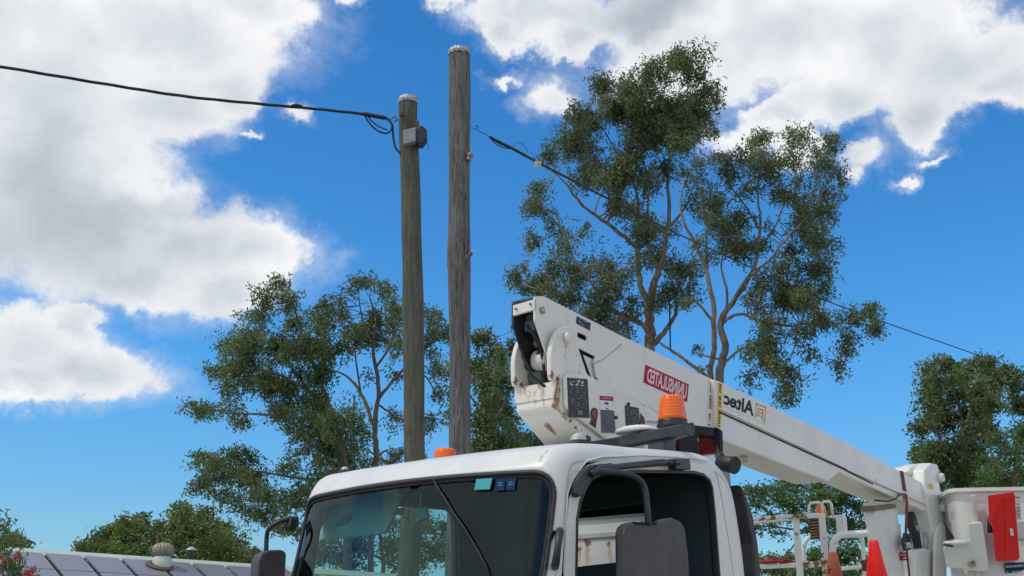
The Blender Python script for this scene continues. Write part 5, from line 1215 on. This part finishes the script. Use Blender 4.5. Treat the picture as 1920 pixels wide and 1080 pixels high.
tree('bushy_tree', 'darker rounded tree beyond the solar roof, right of the olive one', 'tree', 46,
 [[(400,1080,12),(398,1040,10),(385,1010,7),(365,975,4)],[(398,1030,6),(430,1000,4)],[(390,1015,5),(340,990,3)]],
 [(345,948,24,9),(372,955,34,12),(340,975,30,18),(385,980,36,22),(420,985,28,20),(350,1005,34,22),(400,1012,38,22),(440,1010,28,20),(455,1030,28,14),(480,1035,18,10),(375,1035,40,12),(322,985,20,16),(350,1050,40,12),(420,1050,44,12),(470,1055,30,10),(330,1020,20,20)],
 'leaf_olive', 'bark', (8, 3.6), 2.4, 32, GH)
tree('bushy_tree', 'small dark tree peeping over the left end of the roof ridge', 'tree', 46,
 [[(30,1075,6),(30,1030,5),(28,1005,3)]], [(12,1004,16,12),(32,1004,14,16),(26,1014,24,10),(52,1018,10,6),(-12,1010,18,14)], 'leaf_dark', 'bark', (7, 3), 2.2, 33)
tree('gum_tree', 'big full-crowned dark gum tree behind the white bucket', 'tree', 53,
 [[(1800,1000,14),(1805,900,13),(1810,820,11),(1822,760,8),(1835,710,4)],[(1806,880,8),(1760,820,6),(1745,740,3)],[(1808,840,7),(1850,790,5),(1880,720,3)],[(1812,810,6),(1790,740,4),(1780,690,2)]],
 [(1770,678,26,16),(1738,696,24,20),(1800,688,34,18),(1856,678,32,16),(1885,700,26,20),(1742,738,28,26),(1790,728,38,24),(1842,722,34,24),(1722,788,18,24),(1760,785,34,26),(1815,775,34,26),(1862,760,30,24,.8),(1726,838,20,26),(1770,840,36,28),(1820,835,36,28),(1740,885,32,26),(1790,890,40,22),(1850,810,28,22,.8),(1905,745,22,30),(1925,700,22,22),(1840,890,36,24),(1712,870,10,16,.7),(1880,900,40,20)],
 'leaf_dark', 'bark', (8.5, 3.2), 2.6, 41, fillp=.75, fillk=.7)
tree('bushy_tree', 'lighter green tree in front of the dark gum at the right edge', 'tree', 47,
 [[(1900,1000,12),(1900,920,10),(1905,850,6),(1908,800,3)],[(1900,900,6),(1860,870,4)],[(1902,880,5),(1935,850,3)]],
 [(1880,812,24,14,.9),(1912,798,24,18),(1930,830,26,26),(1852,862,24,18),(1895,850,28,18),(1878,893,34,20),(1920,890,30,24),(1842,895,22,14),(1945,780,20,20)],
 'leaf_fern', 'bark', (8, 3.2), 2.2, 42)
tree('shade_tree', 'flat-topped feathery shade tree under the boom behind the platform rails', 'tree', 40,
 [[(1560,1090,10),(1556,1050,9),(1545,1015,8),(1520,985,6),(1480,955,4),(1440,930,3)],[(1550,1030,7),(1580,990,5),(1600,950,3)],[(1530,1000,5),(1470,990,4),(1420,985,3)],[(1545,1010,5),(1540,960,4),(1535,925,2)],[(1470,1045,4),(1490,1020,3),(1500,1000,2)]],
 [(1412,922,28,10),(1448,912,34,9),(1492,908,36,9),(1540,911,36,10),(1585,920,34,12),(1420,945,30,10,.8),(1465,938,36,12,.9),(1515,938,40,14),(1570,945,36,14),(1610,945,22,16),(1440,968,34,9,.7),(1495,968,34,12,.9),(1550,972,36,14),(1600,978,28,16),(1415,990,22,9,.6),(1455,998,24,8,.5),(1535,1000,28,10,.7),(1590,1005,34,12),(1625,1000,18,16)],
 'leaf_fern', 'bark', (7.5, 3.4), 2.4, 51, droop=0)
tree('shrub', 'bushy green shrub behind the faded cone and rusty rails', 'shrub', 24,
 [[(1580,1110,6),(1580,1080,4),(1578,1050,3)],[(1580,1085,3),(1530,1050,2)]],
 [(1525,1040,22,16),(1560,1030,24,18),(1600,1035,28,20),(1540,1068,34,18),(1600,1072,34,18),(1500,1075,20,12),(1630,1050,14,20)],
 'leaf_fern', 'bark', (8, 3.6), 2.6, 52, droop=.1)
tree('shrub', 'low dark hedge shrub beneath the gap of sky by the cab', 'shrub', 34,
 [[(1450,1110,6),(1450,1075,4),(1452,1050,3)]],
 [(1425,1052,18,9),(1452,1046,24,8),(1482,1046,22,8),(1440,1068,30,12),(1480,1068,28,12)],
 'leaf_dark', 'bark', (7, 3.2), 2.8, 53, droop=.1)
# strappy lime plant seen under the lower rail
pl = MB(); rg = random.Random(9); base = at(1478, 1130, 12); base.z = 0; e = empty('strappy_plant', base, 'lime green strap-leaved plant below the platform rail', 'plant')
for k in range(9):
    x = 1462 + k * 5; tip = at(x + rg.uniform(-5, 5), 1062 + rg.uniform(0, 14), 12); b = base + Vector((0, 0, .5)); mid = b.lerp(tip, .6) + Vector((rg.uniform(-.05,.05), 0, .05))
    s = Vector((.028, .012, 0)); vs = [b - s - base, b + s - base, mid - s * 1.2 - base, mid + s * 1.2 - base, tip - base]; pl.add(vs, [(0,1,3,2),(2,3,4)])
pl.build('leaves', M['leaf_lime'], e); MB().tube([(0,0,0),(0,0,.6)], .03).build('stem', M['bark'], e)
# oleander bottom left
ol = tree('oleander_bush', 'oleander bush with pink flowers in the lower left corner', 'bush', 13,
 [[(10,1180,8),(8,1110,6),(5,1060,4),(2,1010,2)],[(8,1110,4),(30,1080,3),(45,1055,2)],[(5,1060,3),(14,1000,2),(30,978,1.4)],[(8,1100,3),(-30,1050,2)]],
 [(4,1060,16,12,.6),(28,1066,14,9,.7),(10,1085,26,12,.8),(38,1088,12,7,.6),(2,1026,6,7,.35),(0,996,5,7,.35),(50,1108,22,10,.7),(0,1125,44,20,.8)],
 'leaf_fern', 'bark', (17, 3.6), 1.0, 61, droop=-.5, spread=.2, fillp=0, puff=.36)
fl = []
rgn = np.random.default_rng(3)
for (x, y, r) in [(31,1045,6),(52,1077,9),(44,1083,7),(58,1070,6),(8,1052,4)]:
    for _ in range(26): fl.append(at(x + rgn.normal() * r * .5, y + rgn.normal() * r * .5, 12.8 + rgn.normal() * .05) - ol.location)
leaves_mesh('flowers', [tuple(p) for p in fl], .045, .035, M['flower'], ol, rgn, 0)
